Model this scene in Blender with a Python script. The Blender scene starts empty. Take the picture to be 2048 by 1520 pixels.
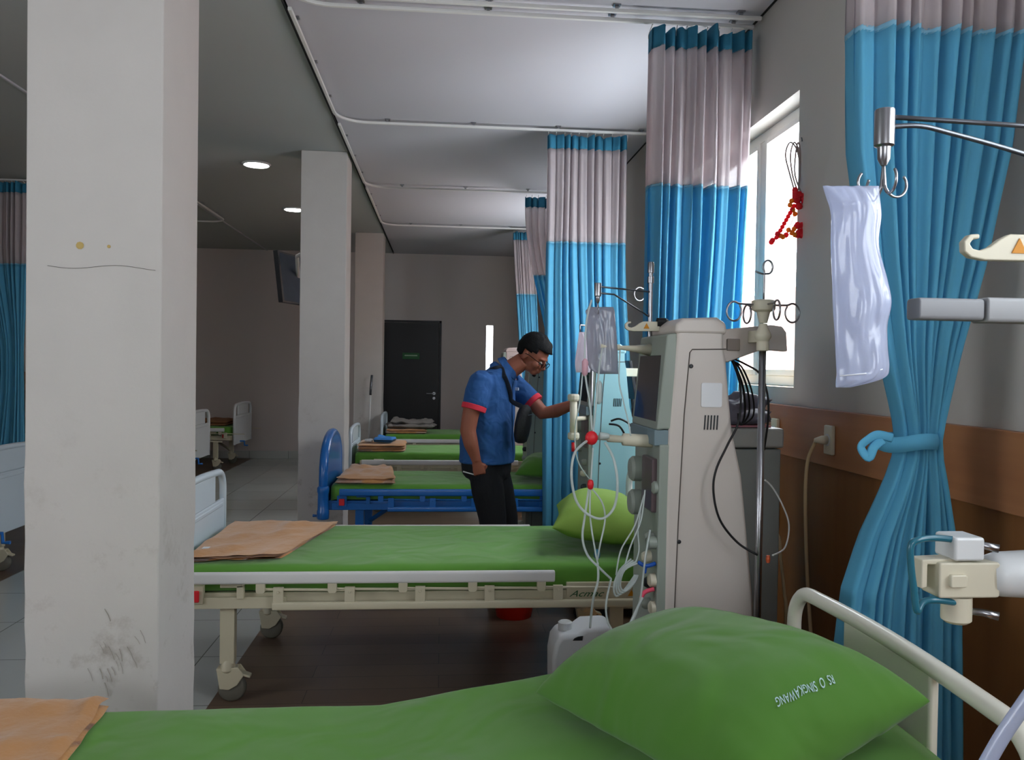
import bpy, bmesh, math, random
from mathutils import Vector, Matrix, noise
random.seed(4)
S = bpy.context.scene
COL = S.collection
PI = math.pi
R = math.radians

# ------------------------------------------------------------------ camera
FPX = 1614.8
yaw, pit, rol = R(4.919), R(-0.956), R(0.865)
Fv = Vector((math.sin(yaw)*math.cos(pit), math.cos(yaw)*math.cos(pit), math.sin(pit)))
Rv = Vector((math.cos(yaw), -math.sin(yaw), 0))
Uv = Rv.cross(Fv)
R2 = Rv*math.cos(rol)+Uv*math.sin(rol)
U2 = Uv*math.cos(rol)-Rv*math.sin(rol)
CAM = Vector((0, 0, 1.5))
cam = bpy.data.cameras.new('camera'); co = bpy.data.objects.new('camera', cam); COL.objects.link(co)
M = Matrix((R2, U2, -Fv)).transposed().to_4x4(); M.translation = CAM
co.matrix_world = M
cam.sensor_width = 36; cam.lens = FPX/2048*36; cam.clip_start = .05
S.camera = co

def at(px, py, Y=None, X=None, Z=None):
    """the point of the room that this pixel of the photograph sees at depth Y (or on plane X / Z)"""
    d = Fv + R2*((px-1024)/FPX) - U2*((py-760)/FPX)
    if Y is not None: t = (Y-CAM.y)/d.y
    elif X is not None: t = (X-CAM.x)/d.x
    else: t = (Z-CAM.z)/d.z
    return CAM + d*t

# ------------------------------------------------------------------ materials
def lin(c):
    if isinstance(c, str): c = [int(c[i:i+2], 16)/255 for i in (0, 2, 4)]
    return tuple((x/12.92 if x <= .04045 else ((x+.055)/1.055)**2.4) for x in c)+(1,)
def nd(nt, t, **kw):
    n = nt.nodes.new(t)
    for k, v in kw.items():
        if k in n.inputs: n.inputs[k].default_value = v
        else: setattr(n, k, v)
    return n
MATS = {}
def mat(name, col, rough=.6, metal=0, var=.06, scale=6, bump=0, bscale=60, spec=.4, trans=0, emit=None, es=0, sheen=0, coat=0):
    if name in MATS: return MATS[name]
    m = bpy.data.materials.new(name); m.use_nodes = True; nt = m.node_tree; L = nt.links
    b = nt.nodes['Principled BSDF']
    b.inputs['Roughness'].default_value = rough; b.inputs['Metallic'].default_value = metal
    b.inputs['Specular IOR Level'].default_value = spec
    b.inputs['Coat Weight'].default_value = coat
    b.inputs['Sheen Weight'].default_value = sheen
    tc = nd(nt, 'ShaderNodeTexCoord')
    nz = nd(nt, 'ShaderNodeTexNoise', Scale=scale, Detail=4)
    L.new(tc.outputs['Object'], nz.inputs['Vector'])
    c = lin(col)
    mx = nd(nt, 'ShaderNodeMix', data_type='RGBA')
    mx.inputs[6].default_value = tuple(x*(1-var) for x in c[:3])+(1,)
    mx.inputs[7].default_value = tuple(min(1, x*(1+var)) for x in c[:3])+(1,)
    L.new(nz.outputs['Fac'], mx.inputs[0]); L.new(mx.outputs[2], b.inputs['Base Color'])
    if bump:
        n2 = nd(nt, 'ShaderNodeTexNoise', Scale=bscale, Detail=5 if bscale > 15 else 1.5, Distortion=0 if bscale > 15 else .8)
        L.new(tc.outputs['Object'], n2.inputs['Vector'])
        bp = nd(nt, 'ShaderNodeBump', Strength=min(1, bump), Distance=.01 if bscale > 15 else .05)
        L.new(n2.outputs['Fac'], bp.inputs['Height']); L.new(bp.outputs[0], b.inputs['Normal'])
    if emit:
        b.inputs['Emission Color'].default_value = lin(emit); b.inputs['Emission Strength'].default_value = es
    out = nt.nodes['Material Output']
    if trans:
        t = nd(nt, 'ShaderNodeBsdfTranslucent'); L.new(mx.outputs[2], t.inputs['Color'])
        ms = nd(nt, 'ShaderNodeMixShader', Fac=trans)
        L.new(b.outputs[0], ms.inputs[1]); L.new(t.outputs[0], ms.inputs[2]); L.new(ms.outputs[0], out.inputs[0])
    MATS[name] = m
    return m
def see(m, f):
    """let a share f of the light straight through (net, film, plastic)"""
    nt = m.node_tree; L = nt.links; out = nt.nodes['Material Output']; src = out.inputs[0].links[0].from_socket
    t = nd(nt, 'ShaderNodeBsdfTransparent'); ms = nd(nt, 'ShaderNodeMixShader', Fac=f)
    L.new(src, ms.inputs[1]); L.new(t.outputs[0], ms.inputs[2]); L.new(ms.outputs[0], out.inputs[0])
    return m

wall_paint = mat('wall_paint', 'bdb9b3', .75, var=.03, scale=2, bump=.05, bscale=40)
far_paint = mat('far_wall_paint', 'cdc3bf', .8, var=.03, scale=1.5, bump=.05)
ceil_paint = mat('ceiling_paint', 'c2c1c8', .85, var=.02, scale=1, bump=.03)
ceil_aisle_dim = mat('dimmed_aisle_ceiling', 'acb0af', .85, var=.02, scale=1, bump=.03)  # greyer copy of the ceiling colour, the aisle's dimness painted in
white_pl = mat('white_plastic', 'd6d9da', .35, var=.03, coat=.2)
bluewhite = mat('pale_blue_plastic', 'c3cfd8', .38, var=.03, coat=.2)
cream = mat('cream_plastic', 'cfc9b4', .42, var=.04)
creammetal = mat('cream_enamel', 'c6bea4', .4, var=.04, spec=.5)
greygreen = mat('grey_green_plastic', '8d958c', .45, var=.05)
machine_white = mat('machine_side_paint', 'c6bdb6', .38, var=.02, scale=3)
machine_curtain_tint = mat('curtain_tinted_machine', '9ccbd3', .38, var=.02)  # cyan tint of light through the curtain, painted into the machine colour
steel = mat('brushed_steel', '9c9ca0', .28, metal=1, var=.1, scale=20)
darksteel = mat('dark_steel', '6b6f76', .35, metal=.9, var=.1)
darkpl = mat('dark_plastic', '20242a', .4, var=.1)
black = mat('black_rubber', '0e0e10', .55, var=.1)
screen = mat('display_glass', '20262e', .12, var=.15, coat=.6)
purple = mat('smoked_panel', '5c4c50', .3, var=.12, coat=.3)
redpl = mat('red_plastic', 'd8252f', .4, var=.05)
pinkpl = mat('pink_plastic', 'e0506a', .45, var=.05)
bluepl = mat('royal_blue_plastic', '1f56b0', .4, var=.05)
tealpl = mat('teal_enamel', '1e6478', .35, var=.05, coat=.3)
orange = mat('orange_sticker', 'c98414', .6)
sunlit_cream = mat('sunlit_cream_plastic', 'd9d3a0', .45, var=.05)  # cream plastic with the sun's yellow painted into its colour
green_sheet = mat('green_sheet', '5b9334', .85, var=.1, scale=3, bump=.55, bscale=4.5, sheen=.2)
green_pillow = mat('green_pillowcase', '4c7f26', .85, var=.07, scale=3, bump=.5, bscale=4.5, sheen=.2)
lime_pillow = mat('lime_pillowcase', '86a848', .85, var=.07, scale=3, bump=.2, bscale=18)
tan = mat('tan_blanket', 'c08a55', .9, var=.08, scale=8, bump=.4, bscale=30, sheen=.3)
greycloth = mat('grey_cloth', '86807c', .9, var=.2, scale=14, bump=.4)
bluebed = mat('blue_enamel', '1a66b4', .3, var=.05, coat=.4)
bluecrt = mat('blue_curtain_cloth', '6cbfe0', .85, var=.05, scale=5, bump=.1, bscale=90, trans=.42)
bluehead = mat('curtain_heading_tape', '3a86a6', .85, var=.12, scale=20, bump=.2, trans=.25)
net = see(mat('curtain_net', 'd5cccf', .8, var=.04, scale=12, trans=.45), .25)
wood_band = mat('laminate_wood', 'a36a45', .4, var=.12, scale=4)
wood_dark = mat('dark_laminate', '6b421f', .5, var=.12, scale=3)
doorm = mat('black_door_laminate', '1b191b', .4, var=.1)
joint_shade = mat('joint_shadow', '2a2a2c', .9)  # dark tone painted in for the shade in the ceiling gaps
tubem = see(mat('clear_tubing', 'dbe4e2', .12, var=.03, trans=.3, coat=.5), .3)
whitemetal = mat('white_powder_coat', 'd9d8d6', .4, var=.03)
redbucket = mat('red_bucket_plastic', 'd9301f', .4, var=.05, trans=.2)
aluminium = mat('white_aluminium', 'e2e0da', .4, var=.02)
sensorcable = mat('black_cable', '121214', .45)
cordm = mat('cream_cable', 'd9bf93', .5)
skin = mat('brown_skin', '935744', .55, var=.07, scale=18, bump=.08, bscale=120)
hairm = mat('black_hair', '08090b', .7, var=.3, scale=60, spec=.2, bump=.4, bscale=160)
shirtm = mat('blue_shirt_cloth', '24528c', .85, var=.12, scale=7, bump=.5, bscale=11)
cuffm = mat('red_cuff_cloth', 'd63348', .85, var=.05)
trousm = mat('black_trouser_cloth', '111318', .85, var=.2, bump=.2)

def stripes(m, axis, scale, c1, c2, dist=6):
    nt = m.node_tree; L = nt.links; b = nt.nodes['Principled BSDF']
    tc = nd(nt, 'ShaderNodeTexCoord'); mp = nd(nt, 'ShaderNodeMapping')
    sc = [1.5, 1.5, 1.5]; sc = [scale if i != axis else .6 for i in range(3)]
    mp.inputs['Scale'].default_value = sc
    nz = nd(nt, 'ShaderNodeTexNoise', Scale=1, Detail=6, Distortion=.4)
    mx = nd(nt, 'ShaderNodeMix', data_type='RGBA'); mx.inputs[6].default_value = lin(c1); mx.inputs[7].default_value = lin(c2)
    L.new(tc.outputs['Object'], mp.inputs[0]); L.new(mp.outputs[0], nz.inputs['Vector']); L.new(nz.outputs['Fac'], mx.inputs[0])
    L.new(mx.outputs[2], b.inputs['Base Color'])
stripes(wood_band, 1, 22, '9a6440', 'b57f56'); stripes(wood_dark, 2, 16, '764b24', '8f6034')

def column_mat():
    m = mat('column_paint', 'c2bdb9', .7, bump=.06); nt = m.node_tree; L = nt.links; b = nt.nodes['Principled BSDF']
    src = b.inputs['Base Color'].links[0].from_socket
    tc = nd(nt, 'ShaderNodeTexCoord')
    sep = nd(nt, 'ShaderNodeSeparateXYZ'); L.new(tc.outputs['Object'], sep.inputs[0])
    n1 = nd(nt, 'ShaderNodeTexNoise', Scale=7, Detail=7, Roughness=.7); L.new(tc.outputs['Object'], n1.inputs['Vector'])
    r1 = nd(nt, 'ShaderNodeValToRGB'); r1.color_ramp.elements[0].position = .56; r1.color_ramp.elements[1].position = .74
    L.new(n1.outputs['Fac'], r1.inputs[0])
    mr = nd(nt, 'ShaderNodeMapRange'); L.new(sep.outputs['Z'], mr.inputs[0])
    mr.inputs[1].default_value = 1.5; mr.inputs[2].default_value = .5; mr.inputs[3].default_value = .0; mr.inputs[4].default_value = .6
    mu = nd(nt, 'ShaderNodeMath', operation='MULTIPLY'); L.new(r1.outputs[0], mu.inputs[0]); L.new(mr.outputs[0], mu.inputs[1])
    mx = nd(nt, 'ShaderNodeMix', data_type='RGBA'); L.new(mu.outputs[0], mx.inputs[0]); L.new(src, mx.inputs[6]); mx.inputs[7].default_value = lin('7d6c5c')
    L.new(mx.outputs[2], b.inputs['Base Color'])
    return m
colm = column_mat()

def tile_mat():
    m = mat('aisle_tiles', 'b9bcb6', .16, var=.05, scale=2, spec=.5); nt = m.node_tree; L = nt.links; b = nt.nodes['Principled BSDF']
    tc = nd(nt, 'ShaderNodeTexCoord')
    br = nd(nt, 'ShaderNodeTexBrick', offset=0.0); br.inputs['Scale'].default_value = 1
    br.inputs['Brick Width'].default_value = .6; br.inputs['Row Height'].default_value = .6; br.inputs['Mortar Size'].default_value = .003
    br.inputs['Color1'].default_value = lin('c0c3bf'); br.inputs['Color2'].default_value = lin('b9bcb8'); br.inputs['Mortar'].default_value = lin('75776f')
    L.new(tc.outputs['Object'], br.inputs['Vector']); L.new(br.outputs['Color'], b.inputs['Base Color'])
    return m
tilem = tile_mat()
def vinyl_mat():
    m = mat('brown_vinyl', '5c4232', .32, var=.15, spec=.4); nt = m.node_tree; L = nt.links; b = nt.nodes['Principled BSDF']
    tc = nd(nt, 'ShaderNodeTexCoord')
    br = nd(nt, 'ShaderNodeTexBrick', offset=.5); br.inputs['Scale'].default_value = 1
    br.inputs['Brick Width'].default_value = 1.2; br.inputs['Row Height'].default_value = .15; br.inputs['Mortar Size'].default_value = .0015
    br.inputs['Color1'].default_value = lin('73604f'); br.inputs['Color2'].default_value = lin('655244'); br.inputs['Mortar'].default_value = lin('2a1c15')
    L.new(tc.outputs['Object'], br.inputs['Vector']); L.new(br.outputs['Color'], b.inputs['Base Color'])
    return m
vinyl = vinyl_mat()
def glass_mat():
    m = bpy.data.materials.new('window_glass'); m.use_nodes = True; nt = m.node_tree; L = nt.links
    g = nd(nt, 'ShaderNodeBsdfGlossy', Roughness=.02); t = nd(nt, 'ShaderNodeBsdfTransparent'); ms = nd(nt, 'ShaderNodeMixShader', Fac=.06)
    L.new(t.outputs[0], ms.inputs[1]); L.new(g.outputs[0], ms.inputs[2]); L.new(ms.outputs[0], nt.nodes['Material Output'].inputs[0])
    return m
glass = glass_mat()
def bag_mat(name, c, tr):
    return see(mat(name, c, .15, var=.05, scale=15, bump=.25, bscale=30, trans=.5, coat=.7), tr)
bagm = bag_mat('clear_bag_film', 'd3daf0', .12)
bagm2 = bag_mat('smoky_bag_film', 'b5b4c2', .2)

# ------------------------------------------------------------------ mesh builder
class MB:
    def __init__(s): s.v = []; s.f = []; s.m = []; s.cur = 0
    def add(s, vs, fs):
        o = len(s.v); s.v += [Vector(v) for v in vs]; s.f += [tuple(i+o for i in f) for f in fs]; s.m += [s.cur]*len(fs); return s
    def box(s, c, d, rot=None):
        x, y, z = [k/2 for k in d]; vs = [Vector((i*x, j*y, k*z)) for i in (-1, 1) for j in (-1, 1) for k in (-1, 1)]
        if rot: vs = [rot @ v for v in vs]
        return s.add([v+Vector(c) for v in vs], [(0, 1, 3, 2), (4, 6, 7, 5), (0, 4, 5, 1), (2, 3, 7, 6), (0, 2, 6, 4), (1, 5, 7, 3)])
    def b2(s, a, b):
        a = Vector(a); b = Vector(b); return s.box((a+b)/2, [abs(k) for k in (b-a)])
    def prism(s, poly, axis, a, b):
        """poly: 2-D points; extruded along axis (0,1,2) from a to b; the other two axes in order"""
        n = len(poly); vs = []
        for t in (a, b):
            for p in poly:
                q = [0, 0, 0]; o = [i for i in range(3) if i != axis]; q[axis] = t; q[o[0]] = p[0]; q[o[1]] = p[1]; vs.append(q)
        return s.add(vs, [tuple(range(n))[::-1], tuple(range(n, 2*n))]+[(i, (i+1) % n, n+(i+1) % n, n+i) for i in range(n)])
    def rings(s, rs, caps=True, closed=False):
        n = len(rs[0]); vs = [v for r in rs for v in r]; fs = []
        k = len(rs)
        for i in range(k if closed else k-1):
            j = (i+1) % k
            for a in range(n): b = (a+1) % n; fs.append((i*n+a, i*n+b, j*n+b, j*n+a))
        if caps and not closed: fs += [tuple(range(n))[::-1], tuple((k-1)*n+a for a in range(n))]
        return s.add(vs, fs)
    def tube(s, pts, r, n=10, flat=None, closed=False):
        pts = [Vector(p) for p in pts]; rr = r if isinstance(r, (list, tuple)) else [r]*len(pts)
        rs = []; up = None; N = len(pts)
        for i, p in enumerate(pts):
            if closed: d = pts[(i+1) % N]-pts[i-1]
            else: d = pts[min(i+1, N-1)]-pts[max(i-1, 0)]
            if d.length < 1e-9: d = Vector((0, 0, 1))
            d.normalize()
            if up is None:
                up = Vector((0, 0, 1)) if abs(d.z) < .9 else Vector((0, 1, 0))
            a = up-d*up.dot(d)
            if a.length < 1e-4: a = Vector((1, 0, 0))-d*d.x
            a.normalize(); b = d.cross(a); up = a
            f = flat or 1
            rs.append([p+a*(math.cos(t)*rr[i])+b*(math.sin(t)*rr[i]*f) for t in [2*PI*k/n for k in range(n)]])
        return s.rings(rs, closed=closed)
    def lathe(s, c, prof, n=20, axis=2):
        rs = []
        for r, h in prof:
            ring = []
            for k in range(n):
                t = 2*PI*k/n; q = [0, 0, 0]; o = [(axis+1) % 3, (axis+2) % 3]; q[axis] = h; q[o[0]] = r*math.cos(t); q[o[1]] = r*math.sin(t)
                ring.append(Vector(c)+Vector(q))
            rs.append(ring)
        return s.rings(rs)
    def ball(s, c, r, n=12, m=None):
        rx, ry, rz = (r if isinstance(r, (tuple, list)) else (r, r, r)); rs = []
        for i in range(n//2+1):
            t = PI*(i+.02)/(n//2+.04); ring = []
            for k in range(n):
                p = 2*PI*k/n; v = Vector((rx*math.sin(t)*math.cos(p), ry*math.sin(t)*math.sin(p), -rz*math.cos(t)))
                ring.append((m @ v if m else v)+Vector(c))
            rs.append(ring)
        return s.rings(rs)
    def build(s, name, mt, parent=None, bev=0, smooth=False, sub=0, mods=None, seg=2):
        me = bpy.data.meshes.new(name)
        off = Vector((0, 0, 0))
        if parent is not None and s is not None:
            off = wloc(parent)
        me.from_pydata([v-off for v in s.v], [], s.f); 
        mts = mt if isinstance(mt, (list, tuple)) else [mt]
        for m_ in mts: me.materials.append(m_)
        for p, mi in zip(me.polygons, s.m): p.material_index = min(mi, len(mts)-1)
        bm = bmesh.new(); bm.from_mesh(me); bmesh.ops.recalc_face_normals(bm, faces=bm.faces); bm.to_mesh(me); bm.free()
        if smooth or bev:
            for p in me.polygons: p.use_smooth = True
        o = bpy.data.objects.new(name, me); COL.objects.link(o)
        if parent is not None: o.parent = parent
        if bev:
            b = o.modifiers.new('bevel', 'BEVEL'); b.width = bev; b.segments = seg; b.limit_method = 'ANGLE'; b.angle_limit = R(38); b.harden_normals = True
        if sub:
            b = o.modifiers.new('sub', 'SUBSURF'); b.levels = sub; b.render_levels = sub
        return o
def wloc(o):
    v = Vector((0, 0, 0))
    while o is not None: v = v+o.location; o = o.parent
    return v
def thing(name, label, cat, loc, group=None):
    o = bpy.data.objects.new(name, None); COL.objects.link(o); o.location = loc; o.empty_display_size = .1
    return tag(o, label, cat, group)
def tag(o, label, cat, group=None):
    o['label'] = label; o['category'] = cat
    if group: o['group'] = group
    return o
def struct(o, label=None):
    o['kind'] = 'structure'
    if label: o['label'] = label
    return o
def origin_to(o, p):
    """move a mesh object's origin to p without moving the shape"""
    p = Vector(p); d = p-o.location
    o.data.transform(Matrix.Translation(-d)); o.location = p; return o
def tree(o, loc, label, group=None, cat=None, parent=None):
    c = o.copy(); COL.objects.link(c); c.parent = parent
    if parent is None:
        c.location = loc; c['label'] = label
        if group: c['group'] = group
    for ch in list(o.children): tree(ch, None, None, parent=c)
    return c
def smooth_path(pts, n=8):
    pts = [Vector(p) for p in pts]; out = []
    for i in range(len(pts)-1):
        p0 = pts[max(i-1, 0)]; p1 = pts[i]; p2 = pts[i+1]; p3 = pts[min(i+2, len(pts)-1)]
        for k in range(n):
            t = k/n
            out.append(.5*((2*p1)+(p2-p0)*t+(2*p0-5*p1+4*p2-p3)*t*t+(-p0+3*p1-3*p2+p3)*t**3))
    out.append(pts[-1]); return out
def nz3(x, y, z=0, s=1): return noise.noise(Vector((x*s, y*s, z*s)))

# ------------------------------------------------------------------ room shell
XW, XL, YF, YB, ZC = 1.565, -5.15, 12.95, -3.2, 3.266
AX = -.80      # joint between aisle ceiling and bed-bay ceiling
def part_struct(name, mb, m, bev=0, label=None): return struct(mb.build(name, m, bev=bev), label)
part_struct('floor', MB().b2((-2.95, YB-.1, -.08), (-1.0, YF+.1, 0)), tilem)
part_struct('floor_vinyl_right', MB().b2((-1.0, YB-.1, -.08), (XW+.25, YF+.1, 0)), vinyl)
part_struct('floor_vinyl_left', MB().b2((XL-.2, YB-.1, -.08), (-2.95, YF+.1, 0)), vinyl)
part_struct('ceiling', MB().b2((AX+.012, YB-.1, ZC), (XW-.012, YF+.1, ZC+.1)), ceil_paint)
part_struct('ceiling_aisle', MB().b2((XL-.2, YB-.1, ZC), (AX-.004, YF+.1, ZC+.1)), ceil_aisle_dim)
part_struct('ceiling_joint', MB().b2((XL-.2, YB-.1, ZC+.1), (XW+.25, YF+.1, ZC+.14)), joint_shade)
# ceiling edge strips; the dark ones paint in the shadow gaps
part_struct('gap_shadow_1', MB().b2((AX-.004, YB, ZC-.012), (AX+.0, YF, ZC+.1)), joint_shade)
part_struct('gap_shadow_2', MB().b2((XW-.012, YB, ZC-.004), (XW-.001, YF, ZC+.1)), joint_shade)
part_struct('trim_3', MB().b2((-2.77, YB, ZC-.012), (-2.755, YF, ZC)), ceil_paint)
# right wall with window openings
WZ0, WZ1 = 1.425, 2.75
WINS = [(-.75, 1.3), (3.49, 5.55), (7.7, 9.75)]
TH = .17
w = MB(); ys = [YB-.1]
for a, b in WINS: ys += [a, b]
ys.append(YF+.1)
w.b2((XW, YB-.1, 0), (XW+TH, YF+.1, WZ0)); w.b2((XW, YB-.1, WZ1), (XW+TH, YF+.1, ZC+.14))
for i in range(0, len(ys), 2): w.b2((XW, ys[i], WZ0), (XW+TH, ys[i+1], WZ1))
part_struct('wall_right', w, wall_paint)
# far wall with narrow slit window and a door leaf
SL = (.69, .80, 1.35, 2.155)
w = MB()
w.b2((XL-.2, YF, 0), (SL[0], YF+.15, ZC+.14)); w.b2((SL[1], YF, 0), (XW, YF+.15, ZC+.14))
w.b2((SL[0], YF, 0), (SL[1], YF+.15, SL[2])); w.b2((SL[0], YF, SL[3]), (SL[1], YF+.15, ZC+.14))
part_struct('wall_far', w, far_paint)
# back wall (behind the camera) with one broad window
w = MB(); BW = (-1.3, .5, 1.5, 2.5)
w.b2((XL-.2, YB-.15, 0), (BW[0], YB, ZC+.14)); w.b2((BW[1], YB-.15, 0), (XW, YB, ZC+.14))
w.b2((BW[0], YB-.15, 0), (BW[1], YB, BW[2])); w.b2((BW[0], YB-.15, BW[3]), (BW[1], YB, ZC+.14))
part_struct('wall_back', w, far_paint)
LW = (-.8, 1.2)  # window opening added out of view to brighten the right wall
w = MB(); w.b2((XL-.15, YB-.1, 0), (XL, YF+.1, 1.1)); w.b2((XL-.15, YB-.1, 2.75), (XL, YF+.1, ZC+.14))
w.b2((XL-.15, YB-.1, 1.1), (XL, LW[0], 2.75)); w.b2((XL-.15, LW[1], 1.1), (XL, YF+.1, 2.75))
part_struct('wall_left', w, far_paint)
part_struct('baseboard_far', MB().b2((-2.95, YF-.015, 0), (-1.25, YF, .12)), tilem, .003)
part_struct('baseboard_far_left', MB().b2((XL, YF-.015, 0), (-2.95, YF, .12)), tilem, .003)
# wood wainscot
part_struct('trim_4', MB().b2((XW-.028, YB, 1.12), (XW-.001, YF, 1.345)), wood_band, .003, 'wood laminate band running along the right wall')
part_struct('trim_5', MB().b2((XW-.012, YB, .0), (XW-.001, YF, 1.12)), wood_dark, 0, 'dark wood panelling under the band on the right wall')
part_struct('trim_6', MB().b2((XL+.001, YB, 1.12), (XL+.028, YF, 1.345)), wood_band, .003)
part_struct('trim_7', MB().b2((XL+.001, YB, 0), (XL+.012, YF, 1.12)), wood_dark)
# columns
for i, (y0, d) in enumerate(((2.42, .34), (6.84, .34), (11.0, .34))):
    w = MB(); rs = []
    x0, x1 = AX-.014-.377, AX-.014
    for k in range(41):
        z = ZC*k/40; ring = []
        for (cx, cy) in ((x0, y0), (x1, y0), (x1, y0+d), (x0, y0+d)):
            j = (.006*nz3(cx*9, cy*9, z*3)+.004*nz3(cx, cy, z*14)) if z < 1.2 and k > 0 else 0
            ring.append(Vector((cx+j, cy+abs(j)*.5, z)))
        rs.append(ring)
    w.rings(rs)
    c = struct(w.build('wall_column', colm, bev=.006), ('scuffed pale square column nearest the camera', 'pale square column beside the blue bed', 'pale square column near the dark door')[i])
    if i == 0:
        w = MB()
        for px, py, r in ((160, 491, .011), (218, 493, .005)):
            p = at(px, py, Y=y0); w.lathe((p.x, y0-.0018, p.z), [(r*.6, 0), (r, .0006), (r, .0014)], 9, axis=1)
        w.build('filler_patch', mat('ochre_filler', 'b99f62', .8), c)
        w = MB()
        w.tube([at(95+k*13.5, 531+7*math.sin(k/2.2)*.6+k*.4, Y=y0-.0012) for k in range(17)], .0007, 5)
        w.build('scratch', mat('scratch_grey', '6d6862', .9), c)
        w = MB()
        for q in range(18):
            bx = 230+random.gauss(0, 30); by = 1290+random.gauss(0, 36)
            p0 = at(bx, by, Y=y0-.0008); p1 = at(bx+random.uniform(4, 12), by+random.uniform(10, 30), Y=y0-.0008)
            w.tube([p0, (p0+p1)/2+Vector((.002, 0, 0)), p1], random.uniform(.0005, .0013), 4)
        w.build('scuff_mark', mat('scuff_grey', 'a39b93', .9), c)

# windows
def window(n, x0, y0, y1, z0, z1, mull, label):
    r = bpy.data.objects.new('window_%d' % n, None); COL.objects.link(r); r.location = (x0, (y0+y1)/2, z0); struct(r, label)
    xx = x0+.1; f = MB(); t = .05; dp = .05
    f.b2((xx, y0, z0), (xx+dp, y1, z0+t)); f.b2((xx, y0, z1-t), (xx+dp, y1, z1))
    f.b2((xx, y0, z0+t), (xx+dp, y0+t, z1-t)); f.b2((xx, y1-t, z0+t), (xx+dp, y1, z1-t))
    for m_ in mull: f.b2((xx, m_-.035, z0+t), (xx+dp, m_+.035, z1-t))
    f.build('window_frame', aluminium, r, bev=.004)
    e = [y0+t]+[v for m_ in mull for v in (m_-.035, m_+.035)]+[y1-t]
    for i in range(0, len(e), 2):
        MB().b2((xx+.02, e[i], z0+t), (xx+.026, e[i+1], z1-t)).build('window_pane', glass, r)
        s = MB(); q = .03
        s.b2((xx-.012, e[i], z0+t), (xx+.01, e[i]+q, z1-t)); s.b2((xx-.012, e[i+1]-q, z0+t), (xx+.01, e[i+1], z1-t))
        s.b2((xx-.012, e[i]+q, z0+t), (xx+.01, e[i+1]-q, z0+t+q)); s.b2((xx-.012, e[i]+q, z1-t-q), (xx+.01, e[i+1]-q, z1-t))
        s.build('window_sash', aluminium, r, bev=.003)
    return r
window(1, XW, *WINS[1], WZ0, WZ1, [4.13, 4.82], 'bright white-framed window behind the tall curtain')
window(2, XW, *WINS[2], WZ0, WZ1, [8.4, 9.1], 'white-framed window in the farther bays')
window(3, XW, *WINS[0], WZ0, WZ1, [-.1, .6], 'white-framed window beside the camera')
r = bpy.data.objects.new('window_4', None); COL.objects.link(r); r.location = (.745, YF, SL[2]); struct(r, 'narrow bright slit window in the far wall')
MB().b2((SL[0], YF+.05, SL[2]), (SL[1], YF+.056, SL[3])).build('window_pane', glass, r)
r = bpy.data.objects.new('window_6', None); COL.objects.link(r); r.location = (XL, .2, 1.1); struct(r, 'added unseen window in the left wall, for fill light')
f = MB(); f.b2((XL-.1, LW[0], 1.1), (XL-.05, LW[1], 1.15)); f.b2((XL-.1, LW[0], 2.7), (XL-.05, LW[1], 2.75))
for y in (LW[0], -.15, .5, LW[1]-.05): f.b2((XL-.1, y, 1.15), (XL-.05, y+.05, 2.7))
f.build('window_frame', aluminium, r); MB().b2((XL-.08, LW[0], 1.1), (XL-.075, LW[1], 2.75)).build('window_pane', glass, r)
r = bpy.data.objects.new('window_5', None); COL.objects.link(r); r.location = (-1, YB, BW[2]); struct(r, 'broad window behind the camera')
f = MB()
for x in (BW[0], -.7, -.1, BW[1]-.05): f.b2((x, YB-.1, BW[2]), (x+.05, YB-.05, BW[3]))
f.b2((BW[0], YB-.1, BW[2]), (BW[1], YB-.05, BW[2]+.05)); f.b2((BW[0], YB-.1, BW[3]-.05), (BW[1], YB-.05, BW[3]))
f.build('window_frame', aluminium, r); MB().b2((BW[0], YB-.08, BW[2]), (BW[1], YB-.075, BW[3])).build('window_pane', glass, r)

# door on the far wall
d = bpy.data.objects.new('door_1', None); COL.objects.link(d); d.location = (-.5, YF, 0); struct(d, 'black door with a small green sign in the far wall')
f = MB(); f.b2((-1.0, YF-.02, 0), (-.965, YF, 2.21)); f.b2((-.06, YF-.02, 0), (-.025, YF, 2.21)); f.b2((-1.0, YF-.02, 2.175), (-.025, YF, 2.21))
f.build('door_frame', doorm, d, bev=.003)
MB().b2((-.96, YF-.03, .01), (-.065, YF-.002, 2.17)).build('door_leaf', doorm, d, bev=.003)
p = at(822, 712, Y=YF-.03)
MB().box(p, (.27, .008, .10)).build('door_sign', mat('green_sign', '2f6b3c', .5), d, bev=.003)
MB().box(p+Vector((0, -.006, .008)), (.2, .003, .018)).build('sign_strip', mat('pale_lettering', 'a8c4a4', .6), d)
h = MB(); p = at(868, 787, Y=YF-.03); h.lathe(p, [(.025, -.012), (.025, 0)], 14, 1); h.tube([p+Vector((0, -.01, 0)), p+Vector((0, -.05, 0)), p+Vector((-.03, -.055, 0)), p+Vector((-.12, -.055, 0))], .009)
h.lathe(p+Vector((0, 0, -.075)), [(.022, -.014), (.022, 0)], 14, 1)
h.build('door_handle', steel, d, bev=.001)

# neighbouring building seen through the window (kept outside)
nb = thing('neighbouring_house', 'pale pink wall and roof edge of the house outside the window', 'house', (5.2, 6.5, 0))
MB().b2((5.2, 3.6, -.4), (8.5, 14, 2.75)).build('outer_wall', mat('pink_render', 'c9a49a', .8), nb)
MB().prism([(4.7, 2.7), (8.6, 4.6), (8.6, 4.72), (4.7, 2.82)], 1, 3.3, 14.3).build('roof', mat('grey_roof', 'a8a3a3', .8), nb)

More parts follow.
